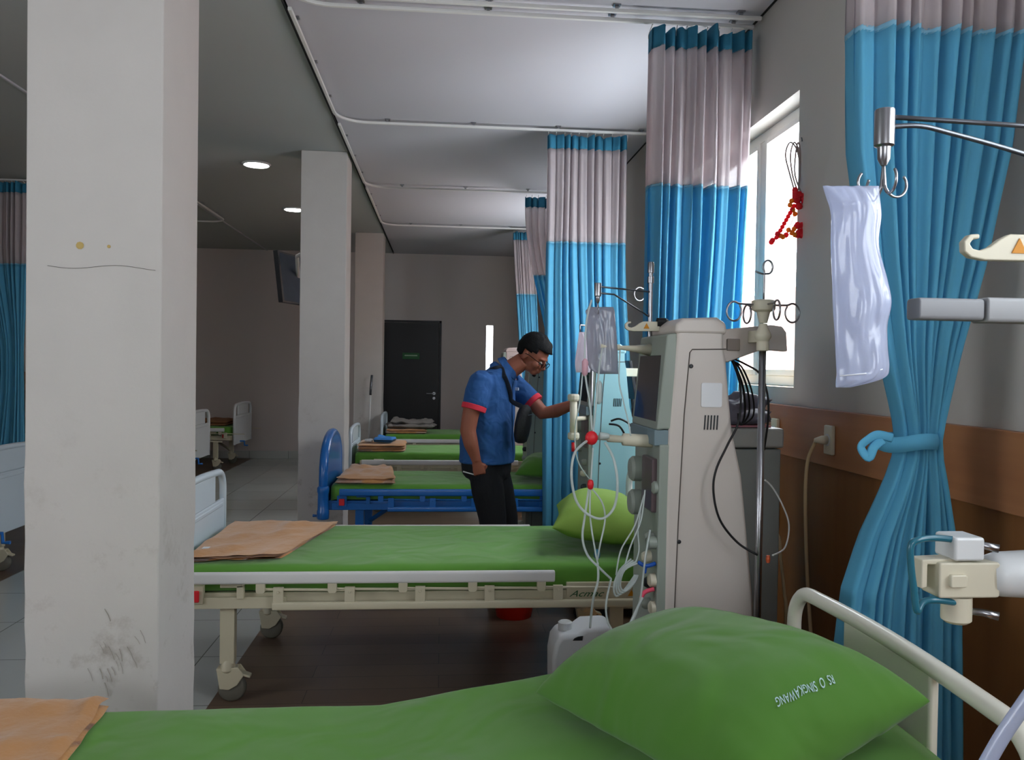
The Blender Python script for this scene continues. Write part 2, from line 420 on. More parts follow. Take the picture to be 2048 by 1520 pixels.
# ceiling curtain rails ------------------------------------------------
def rail(Y, label, ynear, side=1, double=0):
    xw, xc = (XW, AX+.03) if side > 0 else (XL, -2.62-.06)
    z = ZC-.03; rad = .22
    pts = [Vector((xw-side*.02, Y, z)), Vector((xc+side*rad, Y, z))]
    for k in range(1, 9):
        t = PI/2*k/8; pts.append(Vector((xc+side*rad-side*rad*math.sin(t), Y-rad+rad*math.cos(t), z)))
    pts.append(Vector((xc, ynear, z)))
    r = thing('curtain_rail', label, 'curtain rail', (xw, Y, z), 'ceiling curtain rails')
    rs = []
    for i, p in enumerate(pts):
        dd = (pts[min(i+1, len(pts)-1)]-pts[max(i-1, 0)]).normalized(); a = Vector((0, 0, 1)); b = dd.cross(a)
        rs.append([p+b*.01+a*.009, p-b*.01+a*.009, p-b*.01-a*.009, p+b*.01-a*.009])
    MB().rings(rs).build('rail_track', whitemetal, r, bev=.003)
    bk = []
    x = xc+side*.35
    while (XW-x)*side > .1 and x > XL+.1 and x < XW-.05: bk.append((x, Y, 0)); x += side*.62
    y = Y-rad-.25
    while y > ynear+.05: bk.append((xc, y, 1)); y -= .6
    for bx, by, o in bk:
        m = MB(); m.b2((bx-.008, by-.008, z+.008), (bx+.008, by+.008, ZC)); m.b2((bx-(.018), by-.018, ZC-.006), (bx+.018, by+.018, ZC-.001))
        m.build('rail_bracket', steel, r)
    return r
rail(10.16, 'white ceiling curtain rail of the farthest bay, above the bed by the door', 8.06)
rail(8.02, 'white ceiling curtain rail above the bed with the blue item on its blanket', 5.96)
rail(5.9, 'white ceiling curtain rail bending above the blue bed, third from the camera', 4.06)
rail(4.0, 'white ceiling curtain rail, farther of the close pair at the top', 1.9)
rail(3.9, 'white ceiling curtain rail, nearer of the close pair at the top', 2.0)
rail(10.3, 'pale rail on the left side ceiling beyond the nearest column', 8.5, -1)
rail(8.25, 'pale rail on the left side ceiling above the dark blue curtain', 6.2, -1)
# downlights
dl = mat('downlight_diffuser', 'ffffff', .5, emit='fffdf8', es=26)
for i, (px, py) in enumerate(((513, 328), (588, 418))):
    p = at(px, py, Z=ZC)
    r = thing('ceiling_light', ('larger round ceiling light nearer the camera', 'smaller-looking round ceiling light just left of the second column')[i], 'light', (p.x, p.y, ZC), 'round aisle ceiling lights')
    MB().lathe((p.x, p.y, 0), [(.105, ZC), (.105, ZC-.012), (.118, ZC-.016), (.128, ZC-.006), (.128, ZC)], 32).build('light_trim', white_pl, r, smooth=True)
    MB().lathe((p.x, p.y, 0), [(.104, ZC-.004), (.104, ZC-.013), (.03, ZC-.015)], 32).build('diffuser', dl, r)
# ------------------------------------------------------------------ curtains
def curtain(name, label, Y, xl, xr, folds, prof, zb, amp=.045, tie=None, seed=0, zh=3.205, zm=3.1, zblue=2.41, group='blue and white privacy curtains', lean=0):
    """prof(z)->(left fraction, right fraction, amplitude factor, dx)"""
    r = thing(name, label, 'curtain', ((xl+xr)/2, Y, zb), group)
    N = folds*14
    def P(s, z, off=0):
        a, b, k, dx = prof(z)
        u = a+(b-a)*s
        w1 = nz3(s*5, seed, z*.5)
        ph = 2*PI*folds*(s+.35/folds*w1+.12/folds*nz3(s*3, z*1.1, seed+4))
        am = amp*k*(1+.6*nz3(s*7, seed+3, z*.4))
        y = Y+am*math.sin(ph)+.35*am*math.sin(2.3*ph+seed)
        x = xl+(xr-xl)*u+dx+.012*math.cos(ph)*k
        return Vector((x, y+off, z))
    def sheet(nm, z0, z1, nzv, m, wav=0, th=.0016):
        mb = MB(); vs = []; fs = []
        for side in (0, 1):
            for i in range(nzv+1):
                z = z0+(z1-z0)*i/nzv
                for j in range(N+1):
                    s = j/N; zz = z
                    if wav and i == nzv: zz = z+wav*nz3(s*9, seed, 2)
                    vs.append(P(s, zz, side*th))
        W = N+1; K = (nzv+1)*W
        for i in range(nzv):
            for j in range(N):
                a = i*W+j; fs.append((a, a+1, a+W+1, a+W)); fs.append((K+a, K+a+W, K+a+W+1, K+a+1))
        for i in range(nzv):
            a = i*W; fs.append((a, a+W, K+a+W, K+a)); a += N; fs.append((a, K+a, K+a+W, a+W))
        for j in range(N):
            fs.append((j, K+j, K+j+1, j+1)); a = nzv*W+j; fs.append((a, a+1, K+a+1, K+a))
        mb.add(vs, fs); return mb.build(nm, m, r, smooth=True)
    sheet('curtain_panel', zb, zblue, 46, bluecrt)
    sheet('seam_band', zblue-.004, zblue+.012, 1, mat('seam_stitch', '8cc4de', .8, trans=.3), th=.003)
    sheet('curtain_net', zblue+.008, zm, 14, net)
    sheet('curtain_heading', zm-.004, zh-.01, 3, bluehead, wav=.03, th=.004)
    for j in range(folds+1):
        hk = MB(); p = P(min(1, max(0, (j+.25)/folds)), zh-.03); hk.tube([p, p+Vector((0, 0, .02)), Vector((p.x, Y, zh+.012)), Vector((p.x, Y, zh+.016))], .003, 6)
        hk.build('curtain_hook', whitemetal, r)
    if tie: tie(r)
    return r
def lerp(a, b, t): return a+(b-a)*max(0, min(1, t))
def ss(t): t = max(0, min(1, t)); return t*t*(3-2*t)
# nearest tied curtain on the right
Y1 = 2.1
xa = at(1697, 60, Y=Y1).x; xb = XW-.02
def prof1(z):
    # table of z -> left px / right px on the plane Y1
    T = [(2.62, 0, 1.0), (2.43, .0, 1.0), (2.1, .03, .93), (1.8, .13, .80), (1.55, .25, .66), (1.38, .35, .58), (1.315, .375, .555), (1.28, .37, .56), (1.2, .31, .60), (1.05, .16, .665), (.9, .06, .70), (.6, .0, .72), (.3, -.02, .74), (.02, -.02, .75)]
    if z >= T[0][0]: return (0, 1, 1, 0)
    for a, b in zip(T, T[1:]):
        if z >= b[0]:
            t = (z-b[0])/(a[0]-b[0]); l = lerp(b[1], a[1], t); rr = lerp(b[2], a[2], t); w = rr-l
            return (l, rr, max(.75, .55+.45*w), 0)
    return (-.02, .75, .9, 0)
def tie1(r):
    c0 = at(1775, 880, Y=Y1-.02); c1 = at(1868, 885, Y=Y1-.02); mb = MB()
    cx = (c0.x+c1.x)/2; cz = (c0.z+c1.z)/2; hw = (c1.x-c0.x)/2+.008
    ring = []
    for k in range(28):
        t = 2*PI*k/28; cc = Vector((cx+hw*math.cos(t), Y1+.075*math.sin(t), cz+.006*math.cos(t)+.004*math.sin(3*t)))
        nrm = Vector((math.cos(t), math.sin(t), 0))
        ring.append([cc+nrm*.002+Vector((0, 0, .021)), cc+nrm*.006, cc+nrm*.002-Vector((0, 0, .021)), cc-nrm*.002-Vector((0, 0, .021)), cc-nrm*.002+Vector((0, 0, .021))])
    mb.rings(ring, closed=True)
    path = smooth_path([at(1785, 876, Y=Y1-.085), at(1755, 870, Y=Y1-.09), at(1735, 880, Y=Y1-.1), at(1722, 895, Y=Y1-.1), at(1737, 915, Y=Y1-.1), at(1748, 893, Y=Y1-.1), at(1765, 880, Y=Y1-.09)], 6)
    mb.tube(path, [.012]*len(path), 8, flat=.3)
    mb.build('curtain_tie', bluecrt, r, smooth=True)
curtain('privacy_curtain', 'blue curtain tied in at the waist, closest to the camera on the right', Y1, xa, xb, 10, prof1, .02, amp=.052, tie=tie1, seed=3)
# second curtain, tall and hanging free in front of the window
Y2 = 3.99
def prof2(z):
    t = ss((3.1-z)/2.4); l = .28*ss((1.35-z)/.3); return (-.02*t+l, 1-.12*t, 1-.1*t, 0)
curtain('privacy_curtain', 'tall free-hanging curtain with blue heading in front of the bright window', Y2, at(1298, 70, Y=Y2).x, at(1508, 75, Y=Y2).x-.01, 9, prof2, .06, amp=.050, seed=11)
Y3 = 5.895
def prof3(z):
    t = ss((3.1-z)/2.6); q = math.exp(-((z-2.2)/.5)**2)
    return (.02*t, 1.0+.14*t-.03*q, 1, 0)
curtain('privacy_curtain', 'free-hanging curtain directly behind the hanging infusion bag and pale cyan machine', Y3, at(1092, 285, Y=Y3).x, at(1252, 285, Y=Y3).x, 10, prof3, .06, amp=.033, seed=21)
Y4 = 8.08
def prof4(z):
    t = ss((3.1-z)/1.9); return (.45*t, 1-.1*t, 1-.2*t, 0)
curtain('privacy_curtain', 'dim curtain half hidden between the two farther ones', Y4, at(1048, 398, Y=Y4).x, XW-.08, 10, prof4, .06, amp=.035, seed=31)
Y5 = 10.2
def prof5(z):
    t = max(0, min(1, (3.1-z)/1.75)); return (.30*t, .62+.26*t, 1-.1*t, 0)
curtain('privacy_curtain', 'small pinkish far curtain slanting down behind the man, last of the row', Y5, at(1026, 466, Y=Y5).x, at(1026, 466, Y=Y5).x+.42, 9, prof5, .06, amp=.04, seed=41)
def profL(z):
    t = ss((2.7-z)/1.2) if z > 1.35 else 1-ss((1.35-z)/1.3)*.6
    return (.5*t, 1-.06*t, 1-.3*t, 0)
YL = 8.2
curtain('privacy_curtain', 'dark blue curtain at the far left edge behind the nearest column', YL, at(-60, 400, Y=YL).x, at(56, 400, Y=YL).x, 9, profL, .06, amp=.05, seed=51)

# ------------------------------------------------------------------ beds
def rounded_rect(x0, x1, y0, y1, r, n=6):
    pts = []
    for cx, cy, a in ((x1-r, y1-r, 0), (x0+r, y1-r, 90), (x0+r, y0+r, 180), (x1-r, y0+r, 270)):
        for k in range(n+1): t = R(a+90*k/n); pts.append((cx+r*math.cos(t), cy+r*math.sin(t)))
    return pts
def board(root, name, x, y0, y1, z0, z1, m, ins=.2):
    """moulded hospital end board with a tube rim and a hand hole at each upper corner"""
    t = .018
    o = MB()
    path = [Vector((x, y0+.02, z0)), Vector((x, y0+.02, z1-.12))]
    for k in range(1, 8): a = PI/2*k/8; path.append(Vector((x, y0+.02+.10*(1-math.cos(a)), z1-.12+.10*math.sin(a))))
    path.append(Vector((x, y0+.12, z1-.02)))
    path += [Vector((x, lerp(y0+.12, y1-.12, k/10), z1-.02+.012*math.sin(PI*k/10))) for k in range(1, 10)]
    path.append(Vector((x, y1-.12, z1-.02)))
    for k in range(1, 8): a = PI/2*k/8; path.append(Vector((x, y1-.12+.10*math.sin(a), z1-.02-.10*(1-math.cos(a)))))
    path += [Vector((x, y1-.02, z1-.12)), Vector((x, y1-.02, z0))]
    o.tube(path, .019, 12)
    b = o.build(name, m, root, smooth=True)
    q = MB(); zc = z1-.17-(.04 if ins > .25 else 0)
    q.b2((x-.011, y0+.02, z0), (x+.011, y1-.02, zc)); q.b2((x-.011, y0+ins, zc), (x+.011, y1-ins, z1-.02))
    q.b2((x-.016, y0+.06, zc-.04), (x+.016, y1-.06, zc-.015))
    q.build('board_panel', m, b, bev=.008)
    return b
def caster(root, x, y, m, zt=.17, fork=None, rad=.06):
    f = MB(); f.lathe((x, y, 0), [(.02, zt+.02), (.03, zt), (.034, zt-.03), (.02, zt-.05)], 14)
    f.prism([(x-.045, zt-.02), (x+.05, zt-.015), (x+.075, zt-.05), (x+.045, .075), (x+.01, .055), (x-.03, .06)], 1, y-.026, y-.02)
    f.prism([(x-.045, zt-.02), (x+.05, zt-.015), (x+.075, zt-.05), (x+.045, .075), (x+.01, .055), (x-.03, .06)], 1, y+.02, y+.026)
    f.box((x, y, zt-.025), (.09, .05, .012)); f.prism([(x+.03, zt-.03), (x+.10, zt-.055), (x+.10, zt-.065), (x+.03, zt-.045)], 1, y-.02, y+.02)
    c = f.build('caster', m, root, bev=.003)
    MB().lathe((x+.02, y, .06), [(.02, -.018), (.052, -.018), (.06, -.012), (.06, .012), (.052, .018), (.02, .018)], 22, 1).build('wheel', mat('caster_tread', '6a675c', .6), c, smooth=True)
    return c
def rail_assembly(root, x0, x1, y, ztop, zbot, m_top, m_link, xb0=None, xb1=None, n=5, off=.12, s=-1):
    t = MB(); t.prism(rounded_rect(y-.014, y+.014, ztop-.03, ztop+.022, .012, 4), 0, x0, x1)
    rr = t.build('side_rail', m_top, root, bev=.006)
    l = MB(); l.prism(rounded_rect(y-.012, y+.012, zbot-.03, zbot+.006, .008, 3), 0, xb0, xb1); l.build('rail_bar', m_link, rr, bev=.003)
    L = x1-x0; px = [x0+.30+i*(L-.36)/(n-1) for i in range(n)]
    for i, p in enumerate(px):
        u = MB(); u.prism([(p-.02, ztop-.028), (p+.02, ztop-.028), (p+.02, ztop-.062), (p+.012, ztop-.072), (p-.012, ztop-.072), (p-.02, ztop-.062)], 1, y-.008, y+.008); u.build('rail_hinge', m_link, rr, bev=.002)
        q = p+.075
        u = MB(); u.prism([(q-.022, zbot), (q+.022, zbot), (q+.022, zbot+.07), (q-.022, zbot+.07)], 1, y-.008, y+.008); u.lathe((q, y, zbot+.05), [(.006, s*.014), (.006, s*.006)], 8, 1); u.build('rail_hinge', m_link, rr, bev=.002)
        nx = px[i+1]+.06 if i+1 < n else p+.33
        k = MB(); k.tube([Vector((p+.02, y+.004, ztop-.055)), Vector((nx, y+.004, zbot+.055))], .006, 6); k.build('rail_link', m_link, rr)
    return rr
def mattress(root, x0, x1, y0, y1, z0, z1, m, back=None, seed=0, sag=.004):
    nx, ny = 60, 22; r = .035
    def top(x, y):
        z = z1
        if back and x > back[0]: z += (x-back[0])*back[1]
        return z
    mb = MB(); prof = []
    K = 5
    for k in range(K+1): a = PI/2*k/K; prof.append((r*(1-math.sin(a)), -r*(1-math.cos(a))))  # from side to top
    ring_y = [(y0, -(z1-z0)+0.01, 1), (y0-.002, -(z1-z0)*.5, 1)]+[(y0+r*(1-math.cos(PI/2*k/K)), -r*(1-math.sin(PI/2*k/K)), 0) for k in range(K+1)]
    inner = [(y0+r+(y1-y0-2*r)*j/ny, 0, 0) for j in range(1, ny)]
    back_ = [(y1-(a-y0), dz, t) for a, dz, t in reversed(ring_y)]
    sec = ring_y+inner+back_
    rs = []
    for i in range(nx+1):
        u = i/nx; x = x0+(x1-x0)*u; ring = []
        e = max(0, 1-min(u, 1-u)*(x1-x0)/.03); sh = .012*e*e
        for a, dz, t in sec:
            yy = a+(sh if a < (y0+y1)/2 else -sh)
            wv = .0045*nz3(x*1.6, yy*3, seed)+.002*nz3(x*7, yy*9, seed+5)
            if t: wv2 = .006*nz3(x*3, dz*8, seed+2); yy += wv2; wv = .004*nz3(x*3, 1, seed+9)
            ring.append(Vector((x, yy, top(x, yy)+dz+wv-sh)))
        rs.append(ring)
    mb.rings(rs); return mb.build('mattress', m, root, smooth=True)
def folded_cloth(name, label, cat, quad, z, th, m, seed=0, layers=2, group=None, tex=True, topf=None, rough=.012, jag=.02):
    """stack of folded layers; quad = 4 (x,y) corners"""
    cx = sum(q[0] for q in quad)/4; cy = sum(q[1] for q in quad)/4
    if topf: z0f = topf
    else: z0f = lambda x, y: z
    mb = MB(); n = 22
    for l in range(layers):
        h0 = th*l/layers; h1 = th*(l+.92)/layers; q4 = []
        for k, q in enumerate(quad): q4.append(Vector((q[0]+jag*nz3(k*3.1, l*2.7, seed), q[1]+jag*nz3(k*1.7, l*3.3, seed+7))))
        vs = []; fs = []
        for s in (0, 1):
            for i in range(n+1):
                for j in range(n+1):
                    u, v = i/n, j/n
                    u2 = u+.02*nz3(v*4, l, seed+1)*math.sin(PI*u)**0 ; v2 = v+.025*nz3(u*4, l, seed+2)
                    p = q4[0].lerp(q4[1], u2).lerp(q4[3].lerp(q4[2], u2), v2)
                    e = min(u, 1-u, v, 1-v); ed = min(1, e/.06); ed = math.sqrt(max(0, 1-(1-ed)**2))
                    mid = (h0+h1)/2; wv = rough*(nz3(p.x*7, p.y*7, seed+l)+.5*nz3(p.x*16, p.y*16, seed))*(.4+.6*ed)*((l+1)/layers)
                    hh = mid+((h1-h0)/2)*ed*(1 if s else -1)+max(-.002, wv)*(1 if s or l else 0)
                    vs.append(Vector((p.x, p.y, z0f(p.x, p.y)+max(.0005, hh)))) 
        W = n+1; K = W*W
        for i in range(n):
            for j in range(n):
                a = i*W+j; fs.append((a, a+1, a+W+1, a+W)); fs.append((K+a, K+a+W, K+a+W+1, K+a+1))
        for k in range(n):
            for a, b in ((k, k+1), (n*W+k, n*W+k+1), (k*W, (k+1)*W), (k*W+n, (k+1)*W+n)): fs.append((a, b, K+b, K+a))
        mb.add(vs, fs)
    o = mb.build(name, m, None, smooth=True); origin_to(o, (cx, cy, z)); return tag(o, label, cat, group)

def bed(name, label, X0, Y0, white=True, L=2.26, W=.97, zt=.61, back=None, seed=0, boardm=None, framem=None, railm=None, sheet=None, detail=1, headz=.93, arch=False, rev=False, zm=None, railz=None, rails=(1, 1)):
    """foot at X0, near side at Y0; rev: head toward -X"""
    bm_ = boardm or bluewhite; fm = framem or creammetal; rm = railm or whitemetal; sheet = sheet or green_sheet
    root = thing(name, label, 'bed', (X0+L/2*(1 if not rev else -1), Y0+W/2, 0), 'hospital beds')
    sg = -1 if rev else 1
    X = lambda d: X0+sg*d
    if arch:
        for nm, xx in (('footboard', X(.0)), ('headboard', X(L))):
            o = MB(); pts = []
            for k in range(0, 17):
                a = PI*k/16; pts.append((Y0+W/2-(W/2-.0)*math.cos(a)*.98, .66+.30*math.sin(a)**.8))
            poly = [(Y0+.01, .4)]+pts+[(Y0+W-.01, .4)]
            o.prism(poly, 0, xx-.03, xx+.03); b = o.build(nm, bm_, root, bev=.02, seg=3)
            rim = MB(); rim.tube([Vector((xx, p[0], p[1])) for p in poly], .034, 10); rim.build('board_rim', bm_, b, smooth=True)
            for yy in (Y0, Y0+W):
                cb = MB(); cb.lathe((xx, yy, 0), [(.04, .36), (.045, .37), (.045, .42), (.04, .43), (.04, .55), (.045, .56), (.045, .59), (.038, .6)], 14)
                cb.build('corner_post', bm_, b, smooth=True)
    else:
        board(root, 'footboard', X(0), Y0+.0, Y0+W, .36, headz, bm_)
        board(root, 'headboard', X(L), Y0+.0, Y0+W, .36, headz+.02, bm_, ins=.31 if back else .2)
    xa, xb = sorted((X(.03), X(L-.03)))
    mattress(root, xa+.02, xb-.02, Y0+.03, Y0+W-.03, zt-.12, zt, sheet, back=back, seed=seed)
    f = MB()
    for yy in (Y0+.05, Y0+W-.05): f.b2((xa, yy-.015, .42), (xb, yy+.015, .49))
    for xx in (xa+.02, (xa+xb)/2, xb-.02): f.b2((xx-.02, Y0+.04, .43), (xx+.02, Y0+W-.04, .48))
    f.build('bed_frame', fm, root, bev=.004)
    if not back:
        MB().b2((xa+.05, Y0+.06, zt-.15), (xb-.05, Y0+W-.06, zt-.125)).build('platform', bluebed, root)
    for i, dx in enumerate((.26, L-.26)):
        for j, yy in enumerate((Y0+.07, Y0+W-.07)):
            l = MB(); x = X(dx); l.b2((x-.032, yy-.022, .17), (x+.032, yy+.022, .43)); l.build('leg', fm, root, bev=.004)
            caster(root, x, yy, fm)
    if detail:
        fp = MB(); x0, x1 = sorted((X(.06), X(.52)))
        fp.b2((x0, Y0+.012, .425), (x1, Y0+.03, .475)); fp.b2((min(X(.1), X(.17)), Y0+.0, .45), (max(X(.1), X(.17)), Y0+.03, .53)); fp.b2((min(X(.24), X(.34)), Y0, .52), (max(X(.24), X(.34)), Y0+.03, .545)); fp.b2((min(X(.31), X(.34)), Y0, .47), (max(X(.31), X(.34)), Y0+.03, .53))
        fp.build('rail_latch', fm, root, bev=.003)
        rl = MB(); x0, x1 = sorted((X(.115), X(.155))); rl.b2((x0, Y0-.012, .46), (x1, Y0+.0, .51)); rl.build('release_button', redpl, root, bev=.004)
        br = MB(); br.tube([Vector((X(.27), Y0+W-.1, .2)), Vector((X(.62), Y0+W-.1, .44))], .018, 4); br.build('leg_brace', fm, root)
        ck = MB(); ck.tube([Vector((X(-.0), Y0+.3, .39)), Vector((X(-.07), Y0+.3, .39)), Vector((X(-.075), Y0+.3, .33)), Vector((X(-.12), Y0+.3, .33))], .012, 8); ck.build('crank_handle', bluebed, root)
        hp = MB(); x0, x1 = sorted((X(L-.5), X(L-.1))); hp.b2((x0, Y0+.01, .43), (x1, Y0+.028, .53)); hp.build('end_panel', fm, root, bev=.003)
    x0, x1 = sorted((X(.12), X(1.7)))
    rz = railz or (.575 if not arch else .565)
    for s_, yy, on in ((-1, Y0-.03, rails[0]), (1, Y0+W+.03, rails[1])):
        if on: rail_assembly(root, x0, x1, yy, rz, rz-.115, rm, fm if not arch else rm, x0+(.35 if not rev else -.3), x1+(.38 if not rev else -.35), s=s_)
    return root
back1 = (-.15, .17)
B1 = bed('hospital_bed', 'green-sheeted bed in the foreground with its backrest raised', -1.28, 1.20, back=back1, seed=1, rails=(1, 0), boardm=mat('ivory_plastic', 'd8d5c8', .35, var=.03, coat=.3), headz=.905)
B2 = bed('hospital_bed', 'green bed with cream frame and lowered white side rail, second from the camera', -1.19, 3.58, seed=2)
B3 = bed('hospital_bed', 'blue-framed bed with arched blue footboard behind the man', -.86, 6.0, seed=3, W=.86, boardm=bluebed, framem=bluebed, railm=bluebed, arch=True, L=2.1)
B4 = bed('hospital_bed', 'green bed with white rail carrying a folded blanket with a blue item', -.92, 8.22, seed=4, W=.9, railz=.52, zt=.61, L=2.1, headz=.86)
B5 = bed('hospital_bed', 'farthest green bed in the right row, in front of the black door', -.77, 10.42, seed=5, W=.9, railz=.53, zt=.61, L=2.1, headz=.86)
BA = bed('hospital_bed', 'pale bed at the far left edge, partly hidden by the nearest column', -2.85, 5.08, seed=6, rev=True, L=2.2)
BB = bed('hospital_bed', 'white bed whose hand-hole end board shows right beside the nearest column', -2.85, 9.22, seed=7, rev=True, L=2.2, boardm=white_pl)
BC = bed('hospital_bed', 'white bed in the far left corner against the end wall', -2.85, 11.38, seed=8, rev=True, L=2.2, boardm=white_pl)
# writing on the second bed
def text_mesh(txt, size, ital=0, ext=.0006):
    c = bpy.data.curves.new('t', 'FONT'); c.body = txt; c.size = size; c.extrude = ext; c.shear = ital; c.align_x = 'CENTER'; c.align_y = 'CENTER'
    o = bpy.data.objects.new('t', c); COL.objects.link(o); dg = bpy.context.evaluated_depsgraph_get(); me = bpy.data.meshes.new_from_object(o.evaluated_get(dg))
    vs = [v.co.copy() for v in me.vertices]; fs = [tuple(p.vertices) for p in me.polygons]
    bpy.data.objects.remove(o); bpy.data.curves.remove(c); bpy.data.meshes.remove(me); return vs, fs
vs, fs = text_mesh('Acmac', .05, .5)
c = at(1172, 1188, Y=3.585)
MB().add([Vector((c.x+v.x*1.1, 3.588-v.z, c.z+v.y*.8)) for v in vs], fs).build('maker_lettering', mat('green_lettering', '2f5e3a', .6), B2)
c = at(1263, 1186, Y=3.585)
MB().prism([(c.x-.016, c.z-.014), (c.x+.016, c.z-.014), (c.x, c.z+.014)], 1, 3.586, 3.5885).build('warning_sticker', orange, B2)
# pillows ---------------------------------------------------------------
def pillow(name, label, a, b, h, Mx, m, seed=0, flat=.35, wr=.006, aff=False):
    def Sf(u, v, side, off=0):
        px = a*u*(1-(.02 if aff else .07)*(1-v*v)); py = b*v*(1-(.03 if aff else .09)*(1-u*u))
        e = max(0, (1-abs(u)**2.6))*max(0, (1-abs(v)**2.6)); z = e**(.44 if aff else .55)
        w_ = wr*(nz3(u*2.2, v*6, seed)*(1-z*.6)+.5*nz3(u*6, v*3, seed+3))*min(1, z*3)
        if aff: w_ += .007*math.exp(-((u-1.0)/.5)**2)*noise.noise(Vector((u*1.5+v*1.2, v*7-u*3, 2)))*min(1, z*2)
        zz = h*z*(1 if side > 0 else -flat)+w_*side+off*side
        return Mx @ Vector((px, py, zz))
    mb = MB(); nu, nv = 48, 34; vs = []; fs = []
    g = lambda k, n: math.sin((k/n-.5)*PI)*.5*1.0/.5 if False else -math.cos(PI*k/n)
    for s in (1, -1):
        for i in range(nu+1):
            for j in range(nv+1): vs.append(Sf(g(i, nu), g(j, nv), s))
    W = nv+1; K = (nu+1)*W
    for i in range(nu):
        for j in range(nv):
            q = i*W+j; fs.append((q, q+1, q+W+1, q+W)); fs.append((K+q, K+q+W, K+q+W+1, K+q+1))
    mb.add(vs, fs); bmv = mb.build(name, m, None, smooth=True)
    bm = bmesh.new(); bm.from_mesh(bmv.data); bmesh.ops.remove_doubles(bm, verts=bm.verts, dist=.0004); bmesh.ops.recalc_face_normals(bm, faces=bm.faces); bm.to_mesh(bmv.data); bm.free()
    for p in bmv.data.polygons: p.use_smooth = True
    origin_to(bmv, Mx @ Vector((0, 0, 0)))
    tag(bmv, label, 'pillow', 'green pillows'); return bmv, Sf
cA, cC, cB = Vector((.235, 1.92, .715)), Vector((.505, 1.22, .805)), Vector((.925, 1.44, .88))
cD = cA+cB-cC; e1_ = (cC-cA)/2; e2_ = (cB-cC)/2; nn = e1_.cross(e2_).normalized(); nn = nn if nn.z > 0 else -nn
MP = Matrix.Identity(4)
for r_i in range(3): MP[r_i][0] = e1_[r_i]; MP[r_i][1] = e2_[r_i]; MP[r_i][2] = (nn*.6+Vector((0, 0, .4)))[r_i]; MP[r_i][3] = ((cA+cB)/2)[r_i]
P1, S1 = pillow('pillow', 'large green pillow with pale lettering in the foreground, by the raised bed head', 1, 1, .152, MP, green_pillow, 3, aff=True)
# lettering printed upside down on its near right side
vs, fs = text_mesh('RS  O  SINGKAWANG', 1, 0, .004)
wdt = max(v.x for v in vs)
def onp(u, v, zz): return S1(u, v, 1, .003+max(0, zz)*.1)
# find where on the pillow the ends of the lettering sit
def uv_at(px, py):
    best = None
    for i in range(-95, 96, 2):
        for j in range(-95, 96, 2):
            p = S1(i/100, j/100, 1); d_ = p-CAM; z = d_.dot(Fv); x = 1024+FPX*d_.dot(R2)/z; y = 760-FPX*d_.dot(U2)/z
            e = (x-px)**2+(y-py)**2
            if best is None or e < best[0]: best = (e, i/100, j/100)
    return Vector((best[1], best[2]))
ua, ub = uv_at(1666, 1357), uv_at(1552, 1404); uc = uv_at(1610, 1345)
TX = []; ax_u = (ub-ua); mid = (ua+ub)/2; upv = (uv_at(1621, 1409)-uv_at(1609, 1380))
for v in vs:
    q_ = mid+ax_u*(v.x/(2*wdt))+upv*(v.y*.95); TX.append(onp(q_.x, q_.y, v.z))
LT = MB().add(TX, fs).build('pillow_lettering', mat('pale_print', 'b8d4d8', .8), P1)
MP2 = Matrix.Translation((.81, 4.05, .715)) @ Matrix.Rotation(R(80), 4, 'Z') @ Matrix.Rotation(R(0), 4, 'Y') @ Matrix.Rotation(R(6), 4, 'X')
pillow('pillow', 'bright lime pillow at the head of the second bed, in front', .32, .235, .16, MP2, lime_pillow, 5, flat=.5)
MP2b = Matrix.Translation((.77, 4.30, .70)) @ Matrix.Rotation(R(80), 4, 'Z') @ Matrix.Rotation(R(4), 4, 'Y')
MP3 = Matrix.Translation((.83, 6.42, .672)) @ Matrix.Rotation(R(80), 4, 'Z')
pillow('pillow', 'green pillow on the blue bed, seen behind the tubing', .30, .22, .14, MP3, green_pillow, 9)

# folded blankets ---------------------------------------------------------
q = lambda *pp: [(at(x, y, Z=.63).x, at(x, y, Z=.63).y) for x, y in pp]
z1f = .61
folded_cloth('folded_blanket', 'tan folded blanket at the bottom left corner, on the foreground bed', 'blanket', [(-1.21, 1.50), (-.80, 1.72), (-.83, 2.12), (-1.21, 2.135)], .612, .035, tan, 1, 2, 'tan folded blankets', rough=.026, jag=.02)
folded_cloth('folded_blanket', 'tan folded blanket with a white spot on the second bed', 'blanket', [(-1.12, 3.66), (-.72, 3.70), (-.56, 4.47), (-1.10, 4.50)], .612, .035, tan, 2, 3, 'tan folded blankets', rough=.024, jag=.035)
tp = at(412, 1098, Z=.648); t_ = MB(); t_.box((tp.x, tp.y, .652), (.03, .035, .006)); tag(origin_to(t_.build('paper_tag', mat('white_paper', 'e6e6e6', .8), bev=.001), (tp.x, tp.y, .65)), 'small white tag lying on the tan blanket of the second bed', 'tag')
folded_cloth('folded_blanket', 'rumpled tan blanket on the blue bed beside its footboard', 'blanket', [(-.78, 6.02), (-.34, 6.03), (-.40, 6.75), (-.76, 6.8)], .612, .06, tan, 3, 2, 'tan folded blankets', rough=.03, jag=.06)
folded_cloth('folded_blanket', 'neatly stacked tan blanket under the blue item on the fourth bed', 'blanket', [(-.85, 8.26), (-.37, 8.28), (-.38, 8.8), (-.85, 8.82)], .612, .08, tan, 4, 3, 'tan folded blankets', rough=.01)
folded_cloth('folded_blanket', 'tan blanket under grey clothing on the farthest bed', 'blanket', [(-.72, 10.48), (-.2, 10.48), (-.2, 10.95), (-.72, 10.95)], .612, .06, tan, 5, 2, 'tan folded blankets')
